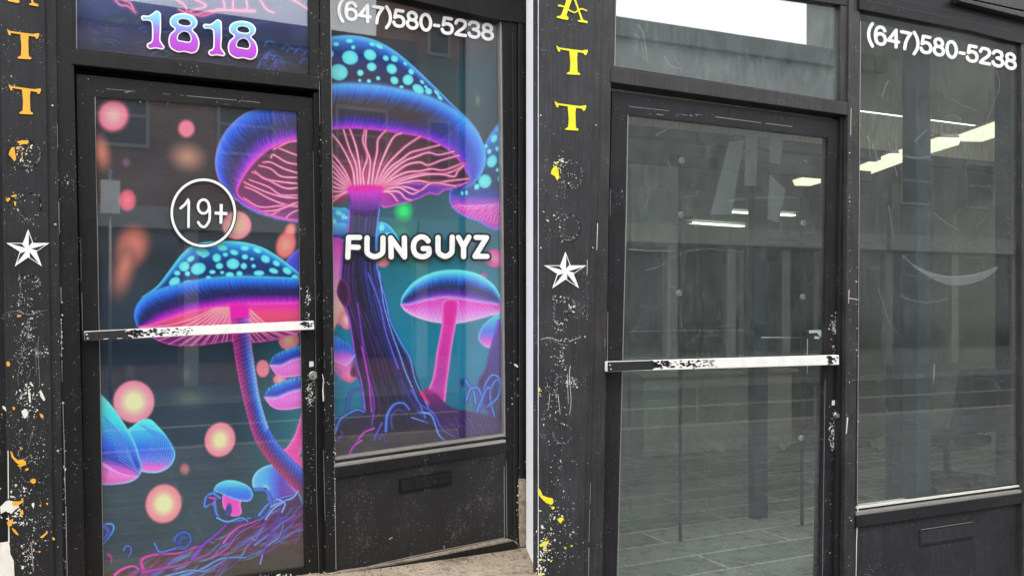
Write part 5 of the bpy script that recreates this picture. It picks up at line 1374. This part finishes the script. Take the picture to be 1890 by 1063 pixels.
strokes('chipped_edge', R, [([(1161, 197), (1235, 205)], 1.1, .9), ([(1283, 211), (1296, 213)], 1.0, .6), ([(1320, 216), (1405, 227)], 1.5, 1.2), ([(1413, 228), (1462, 234)], 1.4, 1.2), ([(1212, 211.5), (1225, 213)], 1.8, 1.0),
                            ([(1549.5, 300), (1548, 600), (1546, 700)], .9, .9), ([(1545.5, 800), (1543, 1063)], 1.1, 1.1), ([(1523, 700), (1518, 1063)], .8, .8)], DO + .0005, M['chipgrey'], rdoor)
polys('paint_chip', R, fleck_cloud([(1540, 600, 4, 12, 44, .4, 1.5), (1540, 640, 4, 8, 12, .3, 1.1), (1538, 795, 4, 16, 90, .3, 1.5), (1538, 822, 3, 6, 24, .4, 1.2), (1532, 900, 6, 90, 26, .25, .8), (1260, 213, 12, 1, 10, .4, 1)]), DO + .001, M['chipwhite'], rdoor)
MB().slab(R, [(1536, 739), (1544, 738), (1543.5, 747), (1535.5, 748)], DO + .0016, .0015).build('paint_chip', M['chipwhite'], rdoor)
RBQ = [(1121, 667), (1548.5, 655), (1549, 673), (1121, 686)]
pushbar(R, RBQ, .030, rdoor, [(1121.5, 668.5), (1198, 666), (1206, 672), (1210, 678), (1204, 682), (1121.5, 685.4)], bar_chips(RBQ, .18, .47, 130, 5) + bar_chips(RBQ, .955, .995, 16, 6))
strokes('chipped_edge', R, [([(1122, 667.2), (1205, 664.8)], 1.3, 1.1)], .0318, M['chipwhite'], rdoor)
lock(R, 1542, 766, DO, rdoor, .98)
lb = MB(); lb.slab(R, [(1491, 611), (1518, 608), (1517, 713), (1490, 713)], DO - .022, .05, .003)
lb = lb.build('latch_box', M['black_clean'], rdoor)
polys('paint_chip', R, [[(1493, 609.5), (1517, 609), (1517, 620), (1514, 622), (1508, 614), (1494, 615)], [(1504, 620), (1512, 622), (1513, 625), (1503, 625)]], DO - .0205, M['white_bar'], lb)
strokes('chipped_edge', R, [([(1490.4, 625), (1490, 690)], 1.2, 1.0)], DO - .0208, M['chipwhite'], lb)
mb = MB(); mb.tube([up(R, 1405, 623, DO - .045), up(R, 1491, 623, DO - .045)], .0028, 8); mb.build('latch_rod', M['steel'], rdoor)
# posts
mb = MB(); mb.slab(R, [(1552.5, 214), (1568.5, 214), (1552, RB(1552)), (1539, RB(1539))], -.018, .06, .002); mb.build('door_stop', M['grey_dark'], SR)
MB().slab(R, [(1569, RT(1569)), (1588.5, RT(1588)), (1576.5, RB(1576)), (1557, RB(1557))], .008, .12, .003).build('mullion', M['grey'], SR)
strokes('chipped_edge', R, [([(1564.5, 770), (1562, 800)], 2.4, 1.4), ([(1583.6, 935), (1581, 1000)], 2.0, 1.6), ([(1581, 1000), (1580, 1063)], 1.4, 1.2), ([(1566, 550), (1584, 553)], 1.1, .9), ([(1567, 535), (1566.4, 560)], 1.3, .8), ([(1571, 200), (1570, 250)], .8, .7)], .0088, M['chipwhite'], SR)
polys('paint_chip', R, fleck_cloud([(1568, 430, 1, 120, 22, .3, 1.0), (1583, 700, 1.5, 160, 24, .3, 1.0), (1572, 950, 5, 60, 16, .25, .8)]), .0092, M['chipwhite'], SR)
# display window
rwin = MB().ring(R, [(1585, 12), (1870, 70), (1873, 899), (1577, 942)], [(1589, 18), (1866, 75), (1867, 893.5), (1582.5, 934)], -.012, .04).build('display_window', M['grey_dark'], SR)
tag(rwin, 'clear shop window looking into the bare shop')
MB().slab(R, [(1587.5, 12), (1884, 74), (1885, 890.5), (1581.5, 933.5)], -.005, .005).build('window_glass', M['glass_r'], rwin)
MB().slab(R, [(1586, RT(1586)), (2040, RT(2040)), (2040, 112), (1866, 76), (1796, 58), (1586, 18)], .02, .14, .004).build('header', M['black_clean'], SR)
mb = MB(); mb.slab(R, [(1770, -4), (2040, 56), (2040, 70), (1772, 3)], .06, .05, .003); mb.slab(R, [(1765, RT(1765)), (2040, RT(2040)), (2040, 52), (1770, -6)], .045, .05, .003); mb.build('metal_flashing', M['grey'], SR)
strokes('moulding_edge', R, [([(1600, 2), (1796, 42), (1866, 58)], 1.2, 1.2), ([(1620, -8), (1800, 30), (1866, 46)], 1.0, 1.0)], .0212, M['grey'], SR)
strokes('bead', R, [([(1589, 20), (1796, 59.5), (1866, 76)], 1.6, 1.6), ([(1588.4, 40), (1585, 500), (1582.6, 934)], 1.2, 1.2)], -.0045, M['alu'], rwin)
slab('right_post', R, [(1870.2, 70), (1885, 72), (1887, RB(1887)), (1873.2, RB(1872))], -.0125, .12, M['grey_dark'], SR)
slab('side_post', R, [(1885.5, 70), (1985, 90), (1985, RB(1985)), (1887.5, RB(1887))], .016, .14, M['grey'], SR)
MB().slab(R, [(1581, 934), (1890, 893.5), (1890, 897), (1581, 939)], -.004, .04, .0008).build('glazing_bead', M['chipwhite'], rwin)
MB().slab(R, [(1581, 939.3), (1890, 897.4), (1890, 903), (1581, 944.5)], -.012, .04, .001).build('sill_groove', M['black_clean'], rwin)
MB().slab(R, [(1581, 944.5), (1890, 903), (1890, 908.5), (1581, 951)], .012, .05, .002).build('window_sill', M['alu'], rwin)
MB().slab(R, [(1581, 951.3), (1890, 909), (1890, 928), (1581, 973)], .016, .06, .003).build('sill_apron', M['grey_dark'], rwin)
rr_ = slab('stall_riser', R, [(1578, 966), (1893, 920), (1893, RB(1893)), (1574, RB(1574))], -.006, .06, M['panel_r'], SR)
RM = [(1698, 977.5), (1798, 962), (1797, 993), (1697.5, 1009)]
ms = MB().slab(R, RM, .0, .008, .002).build('mail_slot', M['grey_dark'], rr_)
MB().slab(R, [bilin(RM, .03, .12), bilin(RM, .985, .12), bilin(RM, .985, .84), bilin(RM, .03, .88)], .0035, .004, .002).build('mail_flap', M['panel_r'], ms)
strokes('moulding_edge', R, [([(1700, 977), (1796, 962.6)], 1.2, 1.0)], .0045, M['chipgrey'], ms)
phone(R, '(647)580-5238', [(1602, 46), (1875, 102), (1875, 128.5), (1602, 78)], 6.1, -.0043, rwin)

# scratches and wiped smears on the clear panes
scr = lambda lst, off, par: strokes('scratch', R, lst, off, M['haze_line'], par, .0004)
M['haze_line'] = flat('scratched glass', (.42, .44, .43), .6)
hl, ntx, bx_ = M['haze_line'], M['haze_line'].node_tree, M['haze_line'].node_tree.nodes["Principled BSDF"]
bx_.inputs["Alpha"].default_value = .3
smear = flat('wiped smear', (.42, .44, .43), .6); smear.node_tree.nodes['Principled BSDF'].inputs['Alpha'].default_value = .13
scr([(cr([(1838, 130), (1845, 160), (1830, 200), (1815, 245), (1812, 260)], 8), 1.1, .8), (cr([(1640, 150), (1632, 165), (1628, 185)], 6), 2, 1), (cr([(1610, 30 + 235), (1618, 290), (1622, 320)], 6), 1.6, .8), (cr([(1598, 250), (1604, 262), (1606, 300)], 6), 2, .9), (cr([(1640, 262), (1645, 285), (1655, 320), (1660, 328)], 6), 1.6, .8),
     (cr([(1688, 262), (1700, 250), (1712, 240)], 6), 2, 1), (cr([(1640, 380), (1645, 410), (1650, 448)], 6), 1.6, 1), (cr([(1665, 470), (1680, 485), (1700, 500), (1735, 510), (1780, 510), (1820, 502), (1842, 492)], 8), 1.6, 1.3),
     (cr([(1620, 530), (1630, 560), (1640, 590), (1660, 620)], 6), 1.2, .8), (cr([(1660, 545), (1690, 556), (1720, 558), (1752, 551)], 6), 1.3, .8), (cr([(1775, 1 + 470), (1800, 476), (1840, 470)], 6), .9, .6), (cr([(1720, 390), (1745, 410), (1770, 425)], 6), 1, .6),
     (cr([(1725, 672), (1723, 700), (1721, 712)], 5), 3, 1.2), (ell(1757, 235, 20, 22, 120, 330), 1.1, .9), (cr([(1650, 262), (1665, 285), (1700, 292), (1735, 280), (1752, 262), (1756, 245)], 6), 1.3, 1.0)], -.0046, rwin)
MB().slab(R, [tuple(p) for p in cr([(1685, 488), (1720, 503), (1755, 509), (1800, 505), (1842, 493), (1815, 516), (1770, 527), (1735, 521), (1705, 506)], 5, True)], -.0044, .0004).build('wiped_smear', smear, rwin)
scr([(cr([(1176, 45), (1186, 60), (1192, 90), (1196, 118)], 6), 3.2, 2), (cr([(1170, 60), (1184, 80), (1190, 110)], 6), 1.6, 1), (cr([(1226, 105), (1238, 122), (1258, 128)], 6), 3.4, 2), (cr([(1245, 108), (1255, 120)], 4), 2.5, 1.2)], -.0236, tr2)
scr([(cr([(1160, 460), (1195, 463), (1238, 464)], 5), 1.8, 1.2), (cr([(1190, 500), (1220, 490), (1260, 466), (1310, 460), (1380, 466)], 6), 1.2, .8), (cr([(1250, 365), (1280, 362), (1292, 352)], 5), 1.1, .6), (cr([(1345, 372), (1380, 366), (1470, 364)], 5), 1.1, .8), (cr([(1232, 295), (1236, 308), (1242, 320)], 5), 1.5, .8),
     (cr([(1160, 612), (1250, 610), (1380, 610)], 5), .9, .7), (cr([(1484, 295), (1490, 300), (1496, 308)], 4), 2, .8), (ell(1188, 615, 24, 12, 180, 260), .9, .6), (cr([(1210, 250), (1230, 240), (1250, 225)], 5), 1.6, .8)], DO - .0096, rdoor)

def fine_scratches(n, x0, x1, y0, y1, ln):
    out = []
    for _ in range(n):
        x, y = rnd.uniform(x0, x1), rnd.uniform(y0, y1); a = rnd.uniform(0, 6.28); l_ = ln * rnd.uniform(.3, 1.3); b = rnd.uniform(-.8, .8)
        out.append((cr([(x, y), (x + l_ * .5 * math.cos(a), y + l_ * .5 * math.sin(a)), (x + l_ * math.cos(a + b), y + l_ * math.sin(a + b))], 7), rnd.uniform(.4, .9), .3))
    return out
scr(fine_scratches(46, 1600, 1850, 120, 880, 70), -.0048, rwin)
scr(fine_scratches(46, 1165, 1505, 240, 640, 60), DO - .0098, rdoor)
scr(fine_scratches(20, 1160, 1500, 700, 1050, 60), DO - .0097, rdoor)
scr(fine_scratches(16, 1145, 1530, 20, 160, 40), -.0238, tr2)
# ---- the room behind the clear glass
M['plaster'] = flat('faded beige plaster', (.56, .57, .54), .8)
M['ceil'] = paint('ceiling paint', (.50, .50, .45), .8, 0, var=.03, bump=.1)
M['floorb'] = concrete('dusty grey floor with reflection stripes', (.28, .28, .25), (.42, .415, .37), joints=1, bump=.3)  # board lines stand in for paving stripes reflected in the door glass
M['bluegrey'] = flat('blue grey painted steel', (.035, .048, .060), .5)
M['strip'] = flat('pale vinyl strip', (.40, .44, .47), .5)
M['diffuser'] = emit('lit diffuser', (1, .96, .70), 1.0)
M['chairfab'] = flat('navy chair fabric', (.022, .034, .055), .8)
M['cream'] = flat('cream paper', (.62, .60, .48), .7)
M['greenwall'] = paint('grey green panel', (.08, .10, .095), .6, 0, var=.15, bump=.1)
ROOM = dict(s0=.36, s1=6.6, D=5.0, zf=.16)
def rbox(mb, s0, s1, d0, d1, z0, z1, bev=0): return mb.box(R, s0, s1, -d1, -d0, z0, z1, bev)
mb = MB(); rbox(mb, .30, 6.8, .16, 5.1, -.2, .16)
fl = mb.build('interior_floor', M['floorb'], SR)
mb = MB(); rbox(mb, .30, 6.8, 5.0, 5.15, .162, 3.6); rbox(mb, 6.6, 6.75, .17, 4.99, .162, 3.3); rbox(mb, .26, .355, .17, 4.99, .162, 3.3)
mb.build('interior_wall', M['plaster'], SR)
mb = MB(); rbox(mb, .30, 6.8, .14, 2.1, 3.32, 3.4); rbox(mb, .36, 6.59, 2.1, 2.2, 3.0, 3.31); rbox(mb, .36, 6.59, 2.2, 4.99, 3.02, 3.1)
mb.build('ceiling', M['ceil'], SR)
mb = MB(); rbox(mb, .36, 6.59, 2.095, 2.21, 2.92, 2.995)
mb.build('bulkhead_trim', M['bluegrey'], SR)
mb = MB(); mb.box(R, 3.45, 6.9, -.15, .02, .0, 3.8); mb.build('outer_wall', M['stonewall'], SR)

def pt(x, y, Y): return np.array([(x - 945) / F * Y, Y, EYE - (y - HOR) / F * Y])
def column(x0, x1, Y, name, label, mat, z0=.162, z1=3.3):
    c = pt((x0 + x1) / 2, 567, Y); hw = (x1 - x0) / 2 / F * Y * .8
    t = thing(name, (c[0], c[1], z0), label, 'column')
    d, n = R[1], R[2]
    mb = MB()
    q = [c + d * hw + n * hw, c + d * hw - n * hw, c - d * hw - n * hw, c - d * hw + n * hw]
    mb.hexa([(p[0], p[1], z1) for p in q], [(p[0], p[1], z0) for p in q], .006); mb.build('shaft', mat, t)
    mb = MB(); q = [c + (p - c) * 1.25 for p in q]
    mb.hexa([(p[0], p[1], z0 + .14) for p in q], [(p[0], p[1], z0 + .001) for p in q], .006); mb.build('base', mat, t)
    return t
column(1670, 1713, 5.2, 'column', 'square blue grey column standing inside behind the clear window', M['bluegrey'])

# glazed partition seen through the door
pa = thing('glass_partition', gp(R, 2.6, -1.5, .162), 'blue grey framed glass partition standing inside behind the clear door', 'partition')
def sD(px_, D):                                # s of a photo column at room depth D
    p = up(R, px_, 567, -D); return (p - R[0]) @ R[1]
mb = MB()
for a_, b_ in ((1386, 1412),):
    rbox(mb, sD(a_, 1.5), sD(b_, 1.5), 1.47, 1.53, .163, 2.6, .003)
rbox(mb, sD(1160, 1.5) - .3, sD(1585, 1.5) + .1, 1.475, 1.525, 2.60, 2.68, .003)
rbox(mb, sD(1412, 1.5), sD(1650, 1.5), 1.475, 1.525, 2.13, 2.19, .003)
rbox(mb, sD(1640, 1.5), sD(1662, 1.5), 1.47, 1.53, .163, 2.6, .003)
mb.build('frame', M['bluegrey'], pa)
mb = MB(); rbox(mb, sD(1160, 1.5) - .3, sD(1386, 1.5), 1.497, 1.503, .2, 2.6); mb.build('pane', M['glass_r'], pa)
for a_ in (1256, 1480):
    mb = MB(); s_ = sD(a_, 1.2); rbox(mb, s_ - .006, s_ + .006, 1.19, 1.21, .164, 2.62 if a_ == 1256 else 2.4); mb.build('rod', M['bluegrey'], pa)
for x, y in ((1257, 297), (1255, 397), (1252, 541), (1481, 412), (1480, 548), (1477, 808)):
    c = up(R, x, y, -1.18)
    mb = MB(); mb.tube([c, c + R[2] * .012, c + R[2] * .016], [.020, .020, .014], 18); o = mb.build('standoff', M['chipwhite'], pa)
    MB().tube([c + R[2] * .0155, c + R[2] * .018], .008, 12).build('standoff_screw', M['alu'], o)

# counter, far door, notices
ct = thing('counter', gp(R, 5.1, -4.3, .162), 'low grey counter along the back of the clear shop', 'counter')
mb = MB(); rbox(mb, 3.1, 5.0, 3.9, 4.5, .163, .95, .01); mb.build('body', M['plaster'], ct)
mb = MB(); rbox(mb, 3.05, 5.05, 3.85, 4.55, .951, .99, .006); mb.build('top', M['cream'], ct)
idr = thing('interior_door', gp(R, 3.3, -4.98, .162), 'grey green door in the back wall seen through the clear door', 'door')
mb = MB(); rbox(mb, 5.35, 6.2, 4.95, 4.995, .165, 2.25, .005); lf = mb.build('leaf', M['greenwall'], idr)
mb = MB(); rbox(mb, 5.25, 5.35, 4.93, 4.997, .165, 2.35, .005); rbox(mb, 6.2, 6.3, 4.93, 4.997, .165, 2.35, .005); rbox(mb, 5.351, 6.199, 4.93, 4.997, 2.255, 2.35, .005); mb.build('frame', M['bluegrey'], idr)
wp = thing('wall_panel', gp(R, 4.2, -4.98, 1.3), 'large grey green wall board on the back wall of the clear shop', 'panel')
mb = MB(); rbox(mb, 2.2, 5.15, 4.96, 4.997, 1.02, 2.3, .004); mb.build('board', M['greenwall'], wp)
mb = MB(); rbox(mb, 2.16, 5.19, 4.955, 4.996, 2.3, 2.34, .003); rbox(mb, 2.16, 5.19, 4.955, 4.996, .98, 1.018, .003); mb.build('edging', M['bluegrey'], wp)
# notices and papers on the side wall seen through the window
def wallpt(x, y):                              # point on the right-hand interior wall (s = 6.595)
    ray = np.array([(x - 945) / F, 1, -(y - HOR) / F]); t_ = (6.594 - (O - R[0]) @ R[1]) / (ray @ R[1]); return O + ray * t_
def sheet(name, pts, label, cat, mat, group=None):
    P = [wallpt(*p) for p in pts]; c = sum(P) / len(P)
    t = MB().hexa(P, [p + R[1] * .003 for p in P]).build(name, mat)
    for v in t.data.vertices: v.co -= Vector(c)
    t.location = Vector(c)
    return tag(t, label, cat, group)
sheet('notice', [(1781, 542), (1799, 543), (1799, 557), (1781, 557)], 'small white notice, the upper of two on the inner side wall', 'notice', M['cream'], 'notices on the inner wall')
sheet('notice', [(1780, 564), (1798, 564), (1798, 580), (1780, 580)], 'small white notice, the lower of two on the inner side wall', 'notice', M['cream'], 'notices on the inner wall')
sheet('crumpled_paper', [(1810, 569), (1838, 565), (1843, 585), (1838, 595), (1830, 584), (1811, 586)], 'wide torn cream paper hanging right of the two notices', 'paper', M['cream'])
sheet('crumpled_paper', [(1852, 570), (1862, 568), (1860, 588), (1852, 594), (1850, 582)], 'narrow torn cream paper hanging at the window edge', 'paper', M['cream'])

# ceiling lights: lit fittings, two added fill lights, two stand-ins for reflected streaks
def light(sa, sb, D, z, label, n=2, along=True):
    t = thing('ceiling_light', gp(R, (sa + sb) / 2, -D, z), label, 'ceiling light', 'fluorescent lights in the clear shop')
    mb = MB(); rbox(mb, sa, sb, D - .09, D + .09, z + .045, z + .075, .004); mb.build('housing', M['ceil'], t)
    for k in range(n):
        dd = D - .045 + .09 * k
        MB().tube([gp(R, sa + .03, -dd, z + .022), gp(R, sb - .03, -dd, z + .022)], .016, 12).build('tube', M['tube'], t)
def light_deep(s_, Da, Db, z, label):
    t = thing('ceiling_light', gp(R, s_, -(Da + Db) / 2, z), label, 'ceiling light', 'fluorescent lights in the clear shop')
    mb = MB(); rbox(mb, s_ - .09, s_ + .09, Da, Db, z + .045, z + .075, .004); mb.build('housing', M['ceil'], t)
    for k in (0, 1):
        ss = s_ - .045 + .09 * k
        MB().tube([gp(R, ss, -Da - .03, z + .022), gp(R, ss, -Db + .03, z + .022)], .016, 12).build('tube', M['tube'], t)
def light_line(x0, y0, x1, y1, zc, label, r=.016, gap=.05, mat='tube', Ys=None):
    """a twin tube fitting hung level at height zc between two points"""
    if Ys is None: Ys = ((zc - EYE) * F / (HOR - y0), (zc - EYE) * F / (HOR - y1))
    p0, p1 = pt(x0, y0, Ys[0]), pt(x1, y1, Ys[1]); p0[2] = p1[2] = zc
    d = (p1 - p0) / np.linalg.norm(p1 - p0); q = np.array([-d[1], d[0], 0])
    t = thing('ceiling_light', (p0 + p1) / 2 + [0, 0, .02], label, 'ceiling light', 'fluorescent lights in the clear shop')
    u_ = np.array([0, 0, 1.0])
    h = MB().hexa([p0 - q * .09 + u_ * .05, p1 - q * .09 + u_ * .05, p1 + q * .09 + u_ * .05, p0 + q * .09 + u_ * .05], [p0 - q * .09 + u_ * .025, p1 - q * .09 + u_ * .025, p1 + q * .09 + u_ * .025, p0 + q * .09 + u_ * .025], .004)
    h.build('housing', M['ceil'], t)
    if mat == 'tube':
        h2 = MB().hexa([p0 + d * .02 - q * .10 + u_ * .024, p1 - d * .02 - q * .10 + u_ * .024, p1 - d * .02 + q * .10 + u_ * .024, p0 + d * .02 + q * .10 + u_ * .024],
                       [p0 + d * .03 - q * .08 - u_ * .03, p1 - d * .03 - q * .08 - u_ * .03, p1 - d * .03 + q * .08 - u_ * .03, p0 + d * .03 + q * .08 - u_ * .03], .004)
        h2.build('diffuser', M['diffuser'], t)
        return t
    for k in (-1, 1):
        tb_ = MB().tube([p0 + d * .04 + q * gap * k, p1 - d * .04 + q * gap * k], r, 12).build('tube', M[mat], t)
        for e in (p0 + d * .02, p1 - d * .02):
            MB().tube([e + q * gap * k - d * .018, e + q * gap * k + d * .018], r * 1.15, 10).build('tube_cap', M['chipwhite'], tb_)
    return t
light(.5, 1.25, .5, 3.3, 'added twin tube light whitening the transom from high behind it')  # added fitting, put here to whiten the transom pane
light(4.2, 5.6, .45, 3.25, 'added unseen fill light past the right edge of the clear window')  # added out of view to brighten the chair and floor
light_line(1586, 318, 1664, 288, 2.92, 'lit flat ceiling light just left of the column')
light_line(1676, 284, 1756, 259, 2.92, 'lit flat ceiling light partly behind the column')
light_line(1790, 256, 1876, 226, 2.92, 'lit flat ceiling light at the right edge of the clear window')
light_line(1268, 428, 1376, 430, 2.45, 'low glowing stand-in for a reflected streak on the left behind the clear door', .009, .022, 'streak_glow', (8.2, 8.6))  # imitates a bright line reflected in the glass, no real fitting
light_line(1328, 410, 1470, 414, 2.6, 'long glowing stand-in for a reflected streak right of the lower one', .009, .022, 'streak_glow', (8.6, 9.0))  # second reflected line built as glowing tubes
light_line(1478, 352, 1518, 342, 2.85, 'short lit flat ceiling light beside the door stile', .03, .05, 'tube', (8.4, 8.0))

# pale strips hanging behind the door glass
for quad, lab in (([(1346, 262), (1373, 260), (1350, 396), (1311, 397)], 'slanting pale strip hanging lowest behind the clear door'), ([(1377, 239), (1399, 241), (1396, 344), (1374, 343)], 'upright pale strip hanging left of the partition post'),
                  ([(1424, 244), (1447, 247), (1441, 303), (1419, 300)], 'short pale strip hanging right of the partition post'), ([(1420, 322), (1450, 350), (1437, 412), (1417, 404)], 'slanting pale strip hanging right of the partition post')):
    P = [up(R, x, y, -1.35) for x, y in quad]; c = sum(P) / 4
    t = MB().hexa(P, [p - R[2] * .003 for p in P]).build('hanging_strip', M['strip'])
    for v in t.data.vertices: v.co -= Vector(c)
    t.location = Vector(c); tag(t, lab, 'strip', 'pale strips behind the clear door')
# loose papers on the shop floor
def floor_pt(x, y, z=.166):
    Y = (EYE - z) * F / (y - HOR); return np.array([(x - 945) / F * Y, Y, z])
for quad, lab in (([(1296, 822), (1330, 818), (1336, 834), (1300, 838)], 'loose pale paper on the floor left of the partition post'), ([(1438, 826), (1466, 816), (1470, 822), (1442, 836)], 'folded white paper on the floor right of the partition post'),
                  ([(1604, 818), (1642, 808), (1648, 828), (1612, 832)], 'crumpled cream paper on the floor behind the clear window'), ([(1372, 812), (1386, 810), (1388, 828), (1374, 830)], 'small white card on the floor beside the partition post')):
    P = [floor_pt(*p) for p in quad]; c = sum(P) / 4
    mb = MB(); bm = mb.bm; n_ = 6; g_ = {}
    for i_ in range(n_ + 1):
        for j_ in range(n_ + 1):
            u, v = i_ / n_, j_ / n_
            p = (P[0] * (1 - u) + P[1] * u) * (1 - v) + (P[3] * (1 - u) + P[2] * u) * v
            g_[i_, j_] = bm.verts.new((p[0], p[1], p[2] + .004 + rnd.random() * .05))
    for i_ in range(n_):
        for j_ in range(n_): bm.faces.new((g_[i_, j_], g_[i_ + 1, j_], g_[i_ + 1, j_ + 1], g_[i_, j_ + 1]))
    t = mb.build('paper', M['cream'])
    for v in t.data.vertices: v.co -= Vector(c)
    t.location = Vector(c); tag(t, lab, 'paper')
mc = floor_pt(1768, 884)
mt = MB().tube([mc + [0, 0, -.0035], mc + [0, 0, .006], mc + [0, 0, .009]], [.36, .36, .35], 40).build('floor_mat', M['chairfab'])
for v in mt.data.vertices: v.co -= Vector(mc)
mt.location = Vector(mc); tag(mt, 'round dark mat lying on the floor under the office chair', 'mat')
# office chair
oc_c = np.array([3.56, 7.1])
oc = thing('office_chair', (*oc_c, .162), 'navy office chair on a star base behind the clear window', 'chair')
def oc_p(u, v, z): # u along wall, v towards the street
    return np.array([oc_c[0] + R[1][0] * u + R[2][0] * v, oc_c[1] + R[1][1] * u + R[2][1] * v, z])
mb = MB(); mb.hexa([oc_p(-.25, .24, .62), oc_p(.25, .24, .62), oc_p(.27, -.24, .62), oc_p(-.27, -.24, .62)], [oc_p(-.24, .23, .53), oc_p(.24, .23, .53), oc_p(.26, -.23, .53), oc_p(-.26, -.23, .53)], .04); mb.build('seat', M['chairfab'], oc)
mb = MB(); mb.hexa([oc_p(-.2, .26, 1.17), oc_p(.2, .26, 1.17), oc_p(.27, .22, .64), oc_p(-.27, .22, .64)], [oc_p(-.19, .34, 1.16), oc_p(.19, .34, 1.16), oc_p(.24, .29, .67), oc_p(-.24, .29, .67)], .035); mb.build('backrest', M['chairfab'], oc)
mb = MB(); mb.tube([oc_p(0, .20, .56), oc_p(0, .33, .58), oc_p(0, .345, .72)], .02, 8); mb.build('back_bracket', M['rubber'], oc)
mb = MB(); mb.tube([oc_p(0, 0, .52), oc_p(0, 0, .24)], .028, 12); mb.build('post', M['rubber'], oc)
for k in range(5):
    a = 2 * math.pi * k / 5 + .3
    o = MB().tube([oc_p(0, 0, .27), oc_p(.16 * math.cos(a), .16 * math.sin(a), .25), oc_p(.30 * math.cos(a), .30 * math.sin(a), .225)], [.024, .02, .014], 8).build('leg', M['rubber'], oc)
    e = oc_p(.30 * math.cos(a), .30 * math.sin(a), .19)
    MB().tube([e - R[1] * .02, e + R[1] * .02], .028, 12).build('castor', M['rubber'], o)
for sgn in (-1, 1):
    MB().tube([oc_p(.26 * sgn, .0, .60), oc_p(.29 * sgn, .02, .74), oc_p(.29 * sgn, .10, .83), oc_p(.29 * sgn, -.12, .83)], .016, 8).build('armrest', M['rubber'], oc)

# ================================================================== ACROSS THE STREET (seen only as reflections in the glass)
def building(s0, s1, h, wall, label, cols, base_h=3.7, z_rows=((4.6, 6.2),), corn=.2, t0=15.5, dep=8):
    b = thing('brick_building', gp(L, (s0 + s1) / 2, t0, 0), label, 'building', 'buildings across the street')
    MB().box(L, s0, s1, t0, t0 + dep, 0.001, h).build('wall', wall, b)
    MB().box(L, s0, s1, t0 - corn, t0 - .001, h - .35, h + .12, .02).build('cornice', M['cornice'], b)
    MB().box(L, s0 + .02, s1 - .02, t0 - .25, t0 - .001, base_h - .45, base_h, .02).build('shop_fascia', M['pilaster'], b)
    w_ = (s1 - s0) / cols
    for k in range(cols):
        a = s0 + k * w_
        for (za, zb) in z_rows:
            f_ = MB().box(L, a + w_ * .26, a + w_ * .74, t0 - .05, t0 - .001, za, zb, .01).build('window', M['pilaster'], b)
            mb = MB(); zm = (za + zb) / 2
            mb.box(L, a + w_ * .26 + .07, a + w_ * .74 - .07, t0 - .06, t0 - .051, za + .08, zm - .03); mb.box(L, a + w_ * .26 + .07, a + w_ * .74 - .07, t0 - .06, t0 - .051, zm + .03, zb - .08)
            mb.build('pane', M['dark_window'], f_)
        MB().box(L, a + .3, a + w_ - .12, t0 - .08, t0 - .001, .5, base_h - .55, .01).build('shop_window', M['dark_window'], b)
        MB().box(L, a, a + .28, t0 - .14, t0 - .001, .0, base_h - .46, .01).build('pilaster', M['pilaster'], b)
    return b
building(-22, 6.0, 7.7, M['brick'], 'low red brick building opposite the mushroom shop', 11, z_rows=((4.9, 6.2),))
building(6.0, 9.6, 13.0, M['brick'], 'tall red brick building opposite the middle', 3, z_rows=((4.6, 6.1), (7.6, 9.1), (10.2, 11.7)), dep=3)
building(9.6, 18.6, 8.6, M['brick_pale'], 'low pale brick building opposite the clear shop', 5, z_rows=())
building(18.6, 42, 13.5, M['brick_pale'], 'tall pale brick building at the far right opposite', 9, z_rows=((4.6, 6.0),), dep=3)
sgn_c = up(L, 204, 362, -13.4); ss_ = (sgn_c - L[0]) @ L[1]
sp = thing('street_sign', gp(L, ss_, 13.4, 0), 'white parking sign on a pole across the street', 'sign')
MB().tube([gp(L, ss_, 13.46, 0), gp(L, ss_, 13.46, 4.15)], .03, 10).build('pole', M['steel'], sp)
pl = MB().box(L, ss_ - .16, ss_ + .16, 13.40, 13.425, sgn_c[2] - .30, sgn_c[2] + .30, .004).build('plate', M['white'], sp)
